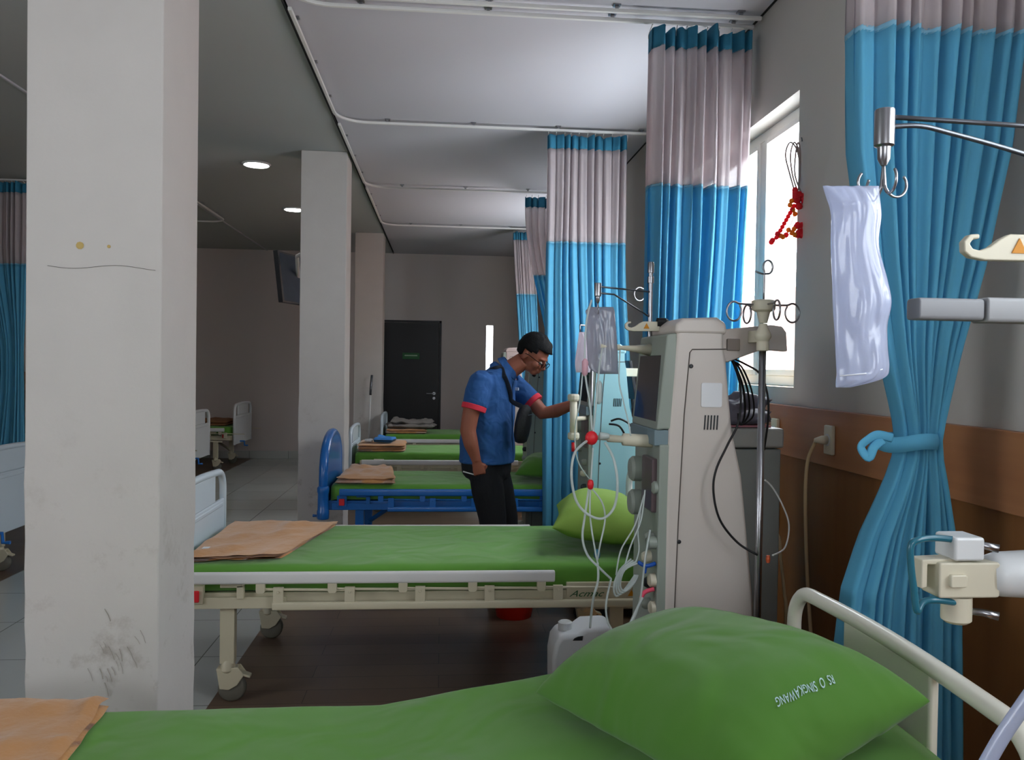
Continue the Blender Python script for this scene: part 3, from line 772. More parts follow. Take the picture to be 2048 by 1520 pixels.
folded_cloth('grey_garment', 'crumpled grey garment on the tan blanket of the farthest bed', 'clothes', [(-.70, 10.5), (-.08, 10.52), (-.10, 10.85), (-.70, 10.92)], .685, .09, greycloth, 6, 2, rough=.05, jag=.12)
folded_cloth('blue_wrap', 'small crumpled blue wrap on the tan blanket of the fourth bed', 'wrap', [(-.70, 8.36), (-.50, 8.34), (-.48, 8.52), (-.68, 8.56)], .704, .05, mat('light_blue_wrap', '3f86d0', .6, var=.15), 7, 1, rough=.03, jag=.05)
folded_cloth('white_wrap', 'small white wrap beside the blue one on the tan blanket', 'wrap', [(-.79, 8.37), (-.72, 8.36), (-.71, 8.5), (-.79, 8.5)], .704, .025, mat('white_wrap', 'd9dde2', .6), 8, 1, rough=.02)
folded_cloth('folded_blanket', 'brown blanket on the bed in the far left corner', 'blanket', [(-3.45, 11.5), (-2.98, 11.5), (-2.98, 12.1), (-3.45, 12.1)], .612, .08, mat('brown_blanket', '9a6a48', .9, var=.1), 9, 2, 'tan folded blankets')

# ------------------------------------------------------------------ dialysis machines
def machine(label, X, Y, dz=0, side=machine_white, full=True, W=.34, name='dialysis_machine', front=None):
    r = thing(name, label, 'medical machine', (X+.16, Y+W/2, 0), 'dialysis machines')
    V = lambda x, y, z: Vector((X+x, Y+y, z+dz))
    top = 1.628+dz
    side_poly = [(.03, .09), (.03, .55+dz*0), (.03, 1.05), (.035, 1.3), (.055, 1.60), (.055, top), (.215, top), (.215, top-.05), (.225, top-.10), (.235, top-.2), (.25, top-.33), (.285, 1.15), (.335, .72), (.36, .09)]
    b = MB(); b.prism([(X+x, z) for x, z in side_poly], 1, Y, Y+W); b.build('machine_body', side, r, bev=.012, seg=3)
    s = MB(); s.lathe((0, 0, 0), [(0.001, 0)], 3) if False else None
    cap = MB(); cap.prism([(X+.048, top-.012), (X+.05, top+.02), (X+.075, top+.04), (X+.19, top+.045), (X+.222, top+.025), (X+.225, top-.012)], 1, Y-.004, Y+W+.004); cap.build('top_cap', side, r, bev=.012, seg=3)
    # side door seam
    sm = MB()
    seam = [(.055, .1), (.062, .6), (.072, 1.0), (.085, 1.35), (.10, 1.555), (.108, 1.565), (.222, 1.568)]
    sm.tube([Vector((X+x, Y-.0006, z+dz*(z > 1.2))) for x, z in seam], .0022, 5)
    sm.build('door_seam', mat('seam_dark', '5a524d', .8), r)
    for (x, z) in ((.105, 1.51+dz), (.075, .93)):
        k = MB(); k.lathe((X+x, Y, z), [(.004, -.004), (.007, -.003), (.007, .002)], 12, 1); k.build('side_screw', darkpl, r)
    vt = MB()
    for i in range(5):
        vt.box((X+.155+.0105*i+.0, Y-.0006, 1.325+dz), (.0045, .003, .048), Matrix.Rotation(R(3), 3, 'Y'))
    vt.build('side_vents', darkpl, r)
    # head unit with the screen
    hd = MB(); hp = [(.02, 1.30+dz), (-.005, 1.295+dz), (.02, 1.575+dz), (.024, 1.615+dz), (.06, 1.62+dz), (.06, 1.30+dz)]
    hd.prism([(X+x, z) for x, z in hp], 1, Y+.004, Y+W+.02); hd.build('screen_housing', greygreen, r, bev=.008)
    sc_ = MB(); ax = lambda t: X+lerp(-.0035, .019, t)
    z0, z1 = 1.325+dz, 1.545+dz
    sc_.add([Vector((X-.0035, Y+.03, z0)), Vector((X-.0035, Y+W-.01, z0)), Vector((X+.0165, Y+W-.01, z1)), Vector((X+.0165, Y+.05, z1)),
             Vector((X+.004, Y+.03, z0)), Vector((X+.004, Y+W-.01, z0)), Vector((X+.024, Y+W-.01, z1)), Vector((X+.024, Y+.05, z1))],
            [(0, 1, 2, 3), (4, 7, 6, 5), (0, 4, 5, 1), (1, 5, 6, 2), (2, 6, 7, 3), (3, 7, 4, 0)]); sc_.build('screen', screen, r)
    yl = MB(); yl.add([Vector((X+.000, Y+.012, z0)), Vector((X+.000, Y+.024, z0)), Vector((X+.0175, Y+.04, z1)), Vector((X+.0175, Y+.03, z1)), Vector((X+.006, Y+.012, z0)), Vector((X+.006, Y+.024, z0)), Vector((X+.0235, Y+.04, z1)), Vector((X+.0235, Y+.03, z1))],
            [(0, 1, 2, 3), (4, 7, 6, 5), (0, 4, 5, 1), (1, 5, 6, 2), (2, 6, 7, 3), (3, 7, 4, 0)]); yl.build('button_strip', mat('olive_strip', '8c9440', .6), r)
    bt = MB(); bt.b2((X-.012, Y+.01, 1.245+dz), (X+.04, Y+W+.01, 1.298+dz)); bt.build('control_strip', mat('blue_grey_panel', '6d8088', .5), r, bev=.004)
    # lower front
    fr = MB(); fr.b2((X+.005, Y+.004, .12), (X+.04, Y+W, 1.25+dz)); fr.build('front_panel', greygreen, r, bev=.006)
    pm = MB(); pm.b2((X-.012, Y+.03, 1.02), (X+.01, Y+.17, 1.20)); pm.build('pump_door', purple, r, bev=.006)
    for (yy, zz, rr) in ((.25, 1.14, .045), (.25, 1.02, .045)):
        k = MB(); k.lathe((X+.005, Y+yy, zz), [(rr, 0), (rr, -.03), (rr*.8, -.04), (.012, -.042)], 22, 0); k.build('pump_rotor', greygreen, r, bev=.001)
    for i, zz in enumerate((.93, .86, .78, .70, .62, .54, .44)):
        k = MB(); k.lathe((X+.005, Y+.06+.03*(i % 2), zz), [(.02, 0), (.02, -.018), (.013, -.03), (.006, -.032)], 14, 0); k.build('front_port', (greygreen, cream, darkpl)[i % 3], r, bev=.001)
    ft = MB(); ft.b2((X-.06, Y-.02, .06), (X+.38, Y+W+.02, .10)); ft.build('machine_base', greygreen, r, bev=.01)
    for dx in (-.03, .33):
        for dy in (.01, W-.01):
            k = MB(); k.lathe((X+dx, Y+dy, .035), [(.012, -.014), (.035, -.012), (.035, .012), (.012, .014)], 18, 1); k.b2((X+dx-.008, Y+dy-.018, .03), (X+dx+.008, Y+dy+.018, .065)); k.build('wheel', black, r, smooth=False)
    if full:
        tr = MB(); zt = 1.60+dz
        tr.prism([(X+.22, zt+.035), (X+.40, zt+.055), (X+.44, zt+.05), (X+.455, zt+.03), (X+.46, zt-.035), (X+.37, zt-.03), (X+.25, zt-.075), (X+.222, zt-.07)], 1, Y+.06, Y+.1); tr.build('rear_bracket', machine_white, r, bev=.005)
        MB().b2((X+.245, Y+.052, zt-.035), (X+.29, Y+.062, zt+.005)).build('bracket_slot', mat('painted_slot_shade', '8f857e', .6), r, bev=.003)  # raised plate in a darker tone, painting the shade of a slot
    return r
M2 = machine('dialysis machine with pale side panel and tall pole behind the foreground pillow', .71, 2.60, side=machine_white)
def ivhub(root, X, Y, z, tall=True, ztop=None, s=1.0, zpole=.12):
    h = MB(); h.lathe((X, Y, z), [(.013*s, -.048*s), (.016*s, -.036*s), (.022*s, -.012*s), (.036*s, -.006*s), (.038*s, .0), (.038*s, .024*s), (.03*s, .028*s)], 16)
    h.build('pole_hub', cream, root, bev=.001)
    for k, an in enumerate((0, 90, 180, 262)):
        a = R(an+8); d_ = Vector((math.cos(a), math.sin(a), 0)); L_ = .105*s
        pts = [Vector((X, Y, z+.012*s))+d_*.03*s, Vector((X, Y, z+.013*s))+d_*L_*.8]
        cc = Vector((X, Y, z-.012*s))+d_*L_
        for t in range(0, 13): an2 = R(100-t*27); pts.append(cc+d_*(.026*s*math.cos(an2))+Vector((0, 0, .031*s*math.sin(an2))))
        m = MB(); m.tube(smooth_path(pts, 3), .0034*s, 6); m.build('pole_hook', steel, root, smooth=True)
    if tall:
        pts = [Vector((X, Y, z+.03)), Vector((X, Y, z+.115))]
        cc = Vector((X+.012, Y, z+.135))
        for t in range(11): an2 = R(200-t*30); pts.append(cc+Vector((.016*math.cos(an2), 0, .022*math.sin(an2))))
        pts += [cc+Vector((-.02, 0, -.022)), cc+Vector((-.042, 0, -.014))]
        m = MB(); m.tube(smooth_path(pts, 3), .0034, 6); m.build('pole_hook', steel, root, smooth=True)
YP = 2.56
ph = at(1527, 617, Y=YP)
pp = MB(); pp.tube([Vector((ph.x, YP, ph.z-.05)), Vector((ph.x, YP, .12))], .0115, 16); pp.build('iv_pole', steel, M2, smooth=True)
ivhub(M2, ph.x, YP, ph.z)
cl = MB(); zc = at(1527, 672, Y=YP).z
cl.lathe((ph.x, YP, zc), [(.013, .04), (.016, .026), (.026, .006), (.027, -.004), (.018, -.018), (.020, -.022), (.020, -.048), (.013, -.05)], 16); cl.b2((ph.x-.012, YP, zc-.02), (ph.x+.012, YP+.1, zc+.02)); cl.build('pole_clamp', cream, M2, bev=.002)
cbx = at(1498, 1245, Y=YP)
lo = MB(); lo.b2((ph.x-.02, YP-.01, .1), (ph.x+.02, YP+.12, .13)); lo.build('pole_foot', greygreen, M2, bev=.004)
# sticker (code left blank)
sp = at(1423, 790, Y=2.6-.001)
st = MB(); st.prism(rounded_rect(sp.x-.035, sp.x+.035, sp.z-.04, sp.z+.04, .006, 3), 1, 2.5965, 2.5985); st.build('white_sticker', mat('white_label', 'dfe0e4', .5), M2)
# side front pole with infusion arm
YA = 2.90
def arm_set(root, X0, Y0, hook, Yh, pole_z, polebot, elbow=None, sc=1.0):
    m = MB(); m.tube([Vector((X0, Y0, polebot)), Vector((X0, Y0, pole_z))], .008, 12); m.lathe((X0, Y0, pole_z), [(.012, -.02), (.012, .012), (.010, .02)], 12); m.lathe((X0, Y0, pole_z-.045), [(.012, -.012), (.012, .012)], 12); m.build('front_pole', steel, root, bev=.001)
    for dz, s1 in ((-.012, 0), (-.034, 1)):
        a = Vector((hook.x, hook.y, hook.z+dz)); e = Vector((X0, Y0, a.z-(.07 if s1 else .0)))
        pts = [a, a.lerp(Vector((e.x, e.y, a.z)), .3 if s1 else .5), e]
        m = MB(); m.tube(pts, .0032, 8); m.build('arm_rod', darksteel, root, smooth=True)
def hookset(root, hook, rng=.0115):
    m = MB(); m.lathe((hook.x, hook.y, hook.z), [(rng, 0), (rng*1.05, -.002), (rng*1.05, -.045), (rng*.7, -.047), (rng*.65, -.062), (rng*.3, -.07)], 16); m.build('hook_socket', steel, root, bev=.0008)
    b = hook.z-.066
    for an, fl in ((10, 1), (185, 1), (265, .8), (95, .8)):
        a = R(an); d_ = Vector((math.cos(a), math.sin(a), 0)); pts = [Vector((hook.x, hook.y, b)), Vector((hook.x, hook.y, b-.028))+d_*.003]
        cc = Vector((hook.x, hook.y, b-.026))+d_*.019
        for t in range(9): an2 = R(205+t*25*(1)); pts.append(cc+d_*(.0155*math.cos(an2))+Vector((0, 0, .0155*math.sin(an2))))
        m = MB(); m.tube(smooth_path(pts, 3), .0018, 6); m.build('bag_hook', steel, root, smooth=True)
hk2 = at(1196, 566, Y=2.75)
arm_set(M2, .752, 2.90, hk2, 2.75, at(1300, 535, Y=2.9).z, 1.05)
hookset(M2, hk2)
# white hook arm with warning triangle, level clamp, dialyser holder
def white_hook(root, tipx, tipy, Yq, x1, s=1.0, tri=True):
    tip = at(tipx, tipy, Y=Yq); m = MB(); X0, z = tip.x, tip.z
    outer = []
    H = .019*s
    poly = [(x1, z+H*.75), (X0+.062*s, z+H*.75), (X0+.05*s, z+H*.45), (X0+.036*s, z-H*.1), (X0+.024*s, z-H*.35), (X0+.014*s, z-H*.25), (X0+.010*s, z+H*.05), (X0+.014*s, z+H*.35), (X0+.022*s, z+H*.4), (X0+.022*s, z+H*.7), (X0+.010*s, z+H*.65), (X0+.002*s, z+H*.2), (X0+.003*s, z-H*.45), (X0+.012*s, z-H*.8), (X0+.03*s, z-H*.95), (x1, z-H*.85)]
    m.prism(poly, 1, Yq-.006, Yq+.006); m.build('hook_arm', cream, root, bev=.002)
    if tri:
        cx = X0+.072*s; t = MB(); t.prism([(cx-.0095*s, z-.009*s), (cx+.0095*s, z-.009*s), (cx, z+.009*s)], 1, Yq-.0075, Yq-.005); t.build('warning_triangle', orange, root)
white_hook(M2, 1248, 651, 2.80, .76, 1.1)
k = MB(); k.lathe((.772, 2.80, at(1330, 645, Y=2.8).z), [(.016, -.02), (.016, .01), (.01, .02)], 12, 0); k.build('clamp_knob', black, M2)
g = MB(); a = at(1200, 692, Y=2.74); b = at(1300, 700, Y=2.80)
g.tube([a, a.lerp(b, .38), a.lerp(b, .4), a.lerp(b, .7), b], [.010, .010, .007, .012, .022], 12); g.build('drip_chamber_holder', cream, M2, smooth=True)
g = MB(); a = at(1195, 875, Y=2.68); b = at(1293, 882, Y=2.70)
g.tube([a, a.lerp(b, .2), a.lerp(b, .21), a.lerp(b, .5), a.lerp(b, .52), b, b+Vector((.05, .01, 0))], [.008, .008, .013, .012, .021, .022, .022], 14); g.build('dialyser_holder', cream, M2, smooth=True)
g = MB(); p = at(1183, 876, Y=2.66); g.ball(p, (.022, .016, .024), 14); g.build('red_connector', redpl, M2, smooth=True)
g = MB(); p = at(1203, 872, Y=2.66); g.lathe(p-Vector((.0, 0, 0)), [(.012, -.006), (.013, 0), (.010, .02), (.008, .026)], 12, 0); g.build('clear_connector', tubem, M2, smooth=True)
# blue and pink clamps, white tube bundle near the front
def lump(name, pts, r_, m, root, flat=None):
    g = MB(); g.tube(smooth_path(pts, 4), r_, 8, flat=flat); return g.build(name, m, root, smooth=True)
YT = 2.62
lump('blue_clamp', [at(1276, 1124, Y=YT), at(1292, 1132, Y=YT-.01), at(1310, 1127, Y=YT)], .007, bluepl, M2)
lump('blue_clamp', [at(1292, 1130, Y=YT), at(1289, 1146, Y=YT)], .006, bluepl, M2)
lump('pink_clamp', [at(1282, 1196, Y=YT), at(1290, 1184, Y=YT), at(1308, 1178, Y=YT)], .0075, pinkpl, M2)
hb = at(1240, 1150, Y=YT)
for k in range(4):
    lump('tube_bundle', [at(1262+k*4, 1118+3*k, Y=YT-.01*k), at(1240+k*3, 1140, Y=YT-.02-.01*k), at(1228+4*k, 1170, Y=YT-.02), at(1232+6*k, 1192-k*3, Y=YT-.01), at(1250+6*k, 1178-k*4, Y=YT), at(1270+2*k, 1150, Y=YT+.01)], .0034, tubem, M2)
# side knobs on the front edge
for (x, y, m_) in ((1314, 975, greygreen), (1303, 1085, greygreen), (1306, 1160, cream), (1308, 1215, cream)):
    p = at(x, y, Y=2.63); g = MB(); g.lathe(p, [(.022, .02), (.022, -.012), (.014, -.018)], 14, 0); g.build('side_port', m_, M2, bev=.001)
# blood tubing (each line hangs from the machine)
def tubing(pts, r_=.0032, m=None, root=None, name='blood_tube'):
    g = MB(); g.tube(smooth_path([at(x, y, Y=yy) for x, y, yy in pts], 7), r_, 7); return g.build(name, m or tubem, root or M2, smooth=True)
tubing([(1176, 880, 2.66), (1150, 905, 2.6), (1143, 950, 2.58), (1152, 1000, 2.58), (1175, 1028, 2.58), (1205, 1037, 2.58), (1228, 1015, 2.6), (1235, 970, 2.6), (1228, 920, 2.62), (1210, 885, 2.66)], .0045)
tubing([(1183, 600, 2.74), (1172, 650, 2.72), (1170, 740, 2.7), (1180, 810, 2.68), (1184, 860, 2.66)], .0035)
tubing([(1205, 692, 2.74), (1198, 740, 2.7), (1190, 830, 2.68), (1186, 865, 2.66)], .0035)
tubing([(1240, 700, 2.75), (1238, 760, 2.72), (1246, 800, 2.7), (1258, 850, 2.68), (1262, 880, 2.68)], .0025)
tubing([(1186, 896, 2.66), (1182, 960, 2.62), (1180, 1030, 2.6), (1190, 1100, 2.58), (1195, 1125, 2.58)], .003)
tubing([(1182, 975, 2.6), (1204, 1005, 2.6), (1210, 1040, 2.6), (1200, 1090, 2.59), (1195, 1120, 2.58)], .003)
tubing([(1178, 975, 2.62), (1170, 1030, 2.6), (1165, 1075, 2.58), (1175, 1110, 2.58), (1198, 1135, 2.58), (1222, 1158, 2.6)], .004)
tubing([(1195, 1125, 2.58), (1196, 1160, 2.58), (1186, 1200, 2.6), (1180, 1255, 2.7)], .004)
tubing([(1222, 1158, 2.6), (1212, 1210, 2.6), (1218, 1250, 2.6), (1240, 1275, 2.6)], .0035)
tubing([(1290, 980, 2.64), (1282, 1040, 2.62), (1262, 1090, 2.6), (1250, 1130, 2.6)], .0028)
tubing([(1288, 990, 2.64), (1270, 1050, 2.62), (1242, 1100, 2.6), (1232, 1150, 2.6)], .0028)
tubing([(1284, 1000, 2.66), (1276, 1060, 2.63), (1278, 1100, 2.62), (1270, 1128, 2.6)], .0025)
tubing([(1300, 1060, 2.62), (1290, 1120, 2.6), (1280, 1200, 2.6), (1262, 1250, 2.6), (1245, 1280, 2.6)], .0035)
tubing([(1285, 1195, 2.6), (1268, 1230, 2.58), (1255, 1260, 2.56)], .0045)
for x, y, m_ in ((1181, 969, redpl), (1194, 1108, tealpl)):
    p = at(x, y, Y=2.595); g = MB(); g.lathe(p, [(.004, -.016), (.009, -.012), (.011, 0), (.009, .012), (.004, .016)], 10); g.build('line_clamp', m_, M2, smooth=True)
p = at(1170, 735, Y=2.7); g = MB(); g.lathe(p, [(.004, -.03), (.010, -.02), (.011, .02), (.004, .03)], 10); g.build('drip_chamber', mat('pink_chamber', 'e8b8c4', .4, trans=.3), M2, smooth=True)
p = at(1198, 785, Y=2.7); g = MB(); g.lathe(p, [(.004, -.04), (.011, -.03), (.011, .03), (.004, .04)], 10); g.build('drip_chamber', tubem, M2, smooth=True)
# black cables behind the machine and one across its side
def cable(pts, r_, m, root, name='cable', own=None):
    g = MB(); g.tube(smooth_path([at(x, y, Y=yy) if not isinstance(x, Vector) else x for x, y, yy in pts], 8), r_, 8)
    o = g.build(name, m, root, smooth=True)
    return o
cable([(1462, 715, 2.7), (1480, 770, 2.62), (1478, 840, 2.56), (1455, 890, 2.55), (1432, 940, 2.55), (1427, 985, 2.55), (1440, 1040, 2.55), (1475, 1085, 2.55), (1515, 1110, 2.54)], .0038, sensorcable, M2)
cable([(1545, 1111, 2.56), (1570, 1095, 2.6), (1578, 1050, 2.62), (1565, 1010, 2.62), (1545, 975, 2.62), (1530, 960, 2.6)], .0028, whitemetal, M2)
for k in range(3):
    cable([(1462, 715+3*k, 2.72), (1472+6*k, 735, 2.74), (1486+9*k, 775+5*k, 2.78), (1490+8*k, 820+6*k, 2.82), (1484-2*k, 848, 2.84), (1476, 842-8*k, 2.84)], .0042-.0005*k, sensorcable, M2)
cable([(1462, 715, 2.74), (1490, 728, 2.76), (1520, 748, 2.74), (1535, 790, 2.72), (1536, 840, 2.72), (1528, 900, 2.74)], .0038, sensorcable, M2)
g = MB(); p = at(1536, 1118, Y=2.56); g.lathe(p, [(.006, -.012), (.008, 0), (.006, .012)], 8); g.build('orange_tag', mat('orange_plastic', 'd8633a', .5), M2)

# infusion bags
def bag(label, rows, Yq, m, tag_group, thick=.012, name='infusion_bag', seed=0, writing=None):
    r_ = MB(); rs = []; N = 26
    pl = [(at(l, y, Y=Yq), at(rr, y, Y=Yq)) for y, l, rr in rows]
    # resample
    L = smooth_path([a for a, b in pl], 6); Rr = smooth_path([b for a, b in pl], 6); K = len(L)
    for i in range(K):
        f_ = i/(K-1); env = min(1, f_/.15, (1-f_)/.09)**.7 if 0 < f_ < 1 else .0; ring = []
        for s in (1, -1):
            for j in range(N+1):
                if s == -1 and j in (0, N): continue
                u = j/N; uu = u if s == 1 else 1-u
                p = L[i].lerp(Rr[i], uu); bul = math.sin(PI*uu)**.6*env*thick+.0008
                wob = .0035*nz3(uu*4, f_*5, seed)+.0025*nz3(uu*9, f_*6, seed+3)*s
                ring.append(p+Vector((0, -s*bul+wob, 0)))
        rs.append(ring)
    r_.rings(rs); o = r_.build(name, m, None, smooth=True)
    top = (L[0]+Rr[0])/2; origin_to(o, top); tag(o, label, 'bag', tag_group)
    return o, L, Rr
b1, L_, R_ = bag('large clear plastic bag hanging from the hook in front of the near curtain', [(372, 1645, 1757), (395, 1652, 1760), (430, 1661, 1762), (490, 1662, 1757), (560, 1664, 1775), (605, 1666, 1782), (650, 1668, 1774), (690, 1669, 1776), (735, 1672, 1779), (757, 1672, 1764), (775, 1672, 1700)], .965, bagm, 'clear hanging bags', .016, seed=1)
g = MB(); g.tube([L_[3]+Vector((.006, -.003, 0))]+[L_[k]+Vector((.004, -.003, 0)) for k in range(6, len(L_)-8, 6)], .0008, 5); g.tube([at(1680, 752, Y=.953), at(1730, 747, Y=.95), at(1765, 738, Y=.953)], .0009, 5); g.build('welded_edge', mat('weld_white', 'eef2fa', .4), b1, smooth=True)
b2_, _, _ = bag('smoky twin bag hanging from the arm of the dialysis machine', [(614, 1180, 1226), (622, 1171, 1229), (635, 1174, 1230), (655, 1172, 1232), (700, 1174, 1235), (735, 1178, 1236), (748, 1196, 1237)], 2.75, bagm2, 'clear hanging bags', .015, seed=5)
b3_, _, _ = bag('small pinkish white bag hanging behind the tubing near the far curtain', [(664, 1158, 1170), (680, 1156, 1178), (700, 1153, 1180), (725, 1150, 1182), (745, 1152, 1180)], 4.45, bag_mat('milky_bag_film', 'e8e0ea', .1), 'clear hanging bags', .02, seed=8)

# machine 1 (mostly outside the frame on the right) with its arms in view
M1 = machine('nearest dialysis machine, only its arms reaching in from the right edge', .97, .70, side=machine_white, full=False)
hk1 = at(1770, 219, Y=.97)
X1 = .985; Y1a = 1.0
g = MB(); g.tube([Vector((X1, Y1a, .5)), Vector((X1, Y1a, 2.0))], .009, 12); g.build('front_pole', steel, M1, smooth=True)
g = MB(); g.tube([hk1+Vector((.008, 0, -.009)), Vector((X1, Y1a, hk1.z-.008))], .0032, 10); g.build('arm_rod', darksteel, M1, smooth=True)
g = MB(); g.tube(smooth_path([hk1+Vector((.008, 0, -.021)), at(1840, 252, Y=.97), at(1900, 266, Y=.975), at(2048, 308, Y=.985), Vector((X1, Y1a, hk1.z-.10))], 6), .0032, 10); g.build('arm_rod', darksteel, M1, smooth=True)
hookset(M1, hk1, .0115)
white_hook(M1, 1919, 490, .975, X1+.01, 1.05)
g = MB(); a = at(1826, 618, Y=.97); g.prism(rounded_rect(.955, .985, a.z-.0135, a.z+.0135, .005, 3), 0, a.x, a.x+.085); g.build('clamp_bar', mat('mid_grey_plastic', '8a8c90', .45), M1, bev=.002)
g = MB(); g.prism(rounded_rect(.952, .988, a.z-.0155, a.z+.0155, .005, 3), 0, a.x+.088, X1+.01); g.build('clamp_bar', mat('light_grey_plastic', '9a9c9f', .45), M1, bev=.002)
# dialyser holder in the foreground
Yh = .97; c = at(1930, 1148, Y=Yh)
g = MB(); u = at(1860, 1148, Y=Yh).x; v = at(1980, 1148, Y=Yh).x
zt_, zb_ = at(1920, 1118, Y=Yh).z, at(1920, 1188, Y=Yh).z
g.prism(rounded_rect(u, v, zb_, zt_, .004, 3), 1, Yh-.02, Yh+.02); hld = g.build('dialyser_holder', cream, M1, bev=.003)
g = MB(); g.prism(rounded_rect(at(1905, 1, Y=Yh).x, at(1938, 1, Y=Yh).x, at(1940, 1165, Y=Yh).z, at(1940, 1140, Y=Yh).z, .003, 3), 1, Yh-.026, Yh-.018); g.build('grip_pad', cream, hld, bev=.002)
# curved clamp jaw on the left
g = MB(); xl_ = at(1832, 1148, Y=Yh).x
g.prism([(xl_, zt_+.002), (u+.03, zt_+.004), (u+.03, zt_-.006), (xl_+.008, zt_-.004), (xl_+.008, zb_+.012), (xl_, zb_+.010)], 1, Yh-.012, Yh+.012); g.build('clamp_jaw', cream, hld, bev=.002)
g = MB(); xq0, xq1 = at(1915, 1, Y=Yh).x, at(1975, 1, Y=Yh).x
g.b2((xq0, Yh-.022, at(1940, 1115, Y=Yh).z), (xq1, Yh+.022, at(1940, 1068, Y=Yh).z)); g.build('holder_block', white_pl, hld, bev=.004)
g = MB(); g.lathe(((xq0+xq1)/2-.002, Yh, 0), [(.018, at(1940, 1190, Y=Yh).z), (.018, at(1940, 1238, Y=Yh).z), (.013, at(1940, 1244, Y=Yh).z)], 18); g.build('holder_socket', cream, hld, bev=.001)
for yy in (1090, 1225):
    g = MB(); g.tube([at(1925, yy-4, Y=Yh), at(1965, yy, Y=Yh-.01), at(1998, yy+8, Y=Yh-.02)], [.004, .0045, .0055], 8); g.build('thumb_screw', steel, hld, smooth=True)
g = MB(); g.tube([at(1972, 1150, Y=Yh), at(1995, 1148, Y=Yh), at(2048, 1148, Y=Yh), Vector((X1, Y1a, c.z))], [.024, .028, .030, .030], 20); g.build('holder_arm', white_pl, M1, smooth=True)
# teal wire loop
g = MB(); g.tube(smooth_path([at(1915, 1080, Y=.96), at(1870, 1076, Y=.955), at(1836, 1080, Y=.95), at(1822, 1092, Y=.95), at(1822, 1130, Y=.95), at(1828, 1180, Y=.95), at(1834, 1222, Y=.95), at(1845, 1205, Y=.955), at(1870, 1200, Y=.955), at(1915, 1206, Y=.96)], 6), .0042, 10); g.build('holder_wire', tealpl, M1, smooth=True)
# thin clear tube bottom right corner
tb = MB(); tb.tube(smooth_path([at(2075, 1370, Y=.93), at(2040, 1420, Y=.93), at(2000, 1480, Y=.93), at(1955, 1560, Y=.93)], 6), .011, 10, flat=.5); tb.build('drain_tube', bagm, M1, smooth=True)

# machines 3, 4, 5
M3 = machine('pale cyan dialysis machine that the man is reaching for', .865, 4.74, dz=-.03, side=machine_curtain_tint, full=False, W=.36)
hp3 = at(1340, 585, Y=4.85)
g = MB(); g.tube([Vector((1.32, 4.85, hp3.z-.06)), Vector((1.32, 4.85, .12))], .012, 12); g.build('iv_pole', steel, M3, smooth=True)
g = MB(); g.b2((1.1, 4.82, 1.45), (1.34, 4.86, 1.5)); g.build('rear_bracket', cream, M3, bev=.005)
g = MB(); g.b2((1.1, 4.83, .07), (1.34, 4.87, .1)); g.build('pole_foot', greygreen, M3, bev=.005)
ivhub(M3, 1.32, 4.85, hp3.z, tall=False, s=1.3)
g = MB(); g.tube([at(1147, 790, Y=4.68), at(1147, 880, Y=4.68)], .022, 12); hh = g.build('dialyser_holder', cream, M3, smooth=True)
for yy in (795, 872):
    g = MB(); g.lathe(at(1147, yy, Y=4.68), [(.03, -.02), (.035, -.01), (.035, .01), (.03, .02)], 12); g.build('holder_collar', cream, hh)
g = MB(); g.tube([at(1147, 838, Y=4.69), Vector((.88, 4.8, at(1147, 838, Y=4.69).z))], .014, 10); g.build('holder_arm', cream, M3, smooth=True)
g = MB(); g.tube([at(1147, 885, Y=4.68), at(1147, 903, Y=4.68)], .012, 10); g.build('red_cap', redpl, M3, smooth=True)
pz = at(1160, 650, Y=4.45)
g = MB(); g.tube([Vector((.885, 4.76, .7)), Vector((.885, 4.74, pz.z+.02)), ], .009, 8); g.build('front_pole', steel, M3, smooth=True)
g = MB(); g.tube([Vector((.885, 4.74, pz.z+.01)), Vector((pz.x, 4.45, pz.z))], .005, 8); g.tube([Vector((pz.x, 4.45, pz.z)), Vector((pz.x, 4.45, pz.z-.04))], .004, 6); g.build('arm_rod', steel, M3, smooth=True)
tubing([(1165, 745, 4.45), (1160, 800, 4.5), (1150, 860, 4.6), (1155, 920, 4.65), (1180, 960, 4.7)], .004, root=M3)
g = MB(); g.tube(smooth_path([at(1222, 842, Y=4.7), at(1240, 838, Y=4.68), at(1262, 852, Y=4.68), at(1272, 880, Y=4.7)], 6), .006, 8); g.build('sensor_cable', sensorcable, M3, smooth=True)
g = MB(); g.tube(smooth_path([at(1218, 848, Y=4.7), at(1238, 852, Y=4.68), at(1250, 870, Y=4.7)], 6), .006, 8); g.build('sensor_cable', sensorcable, M3, smooth=True)
M4 = machine('grey-green dialysis machine glimpsed between the man and the far curtain', .73, 6.95, dz=-.1, side=mat('grey_green_side', '8b968f', .45), full=False)
M5 = machine('farthest dialysis machine, pinkish, behind the man and beside the slit window', .68, 9.4, dz=.05, side=mat('pinkish_side', 'b3a29f', .45), full=False)

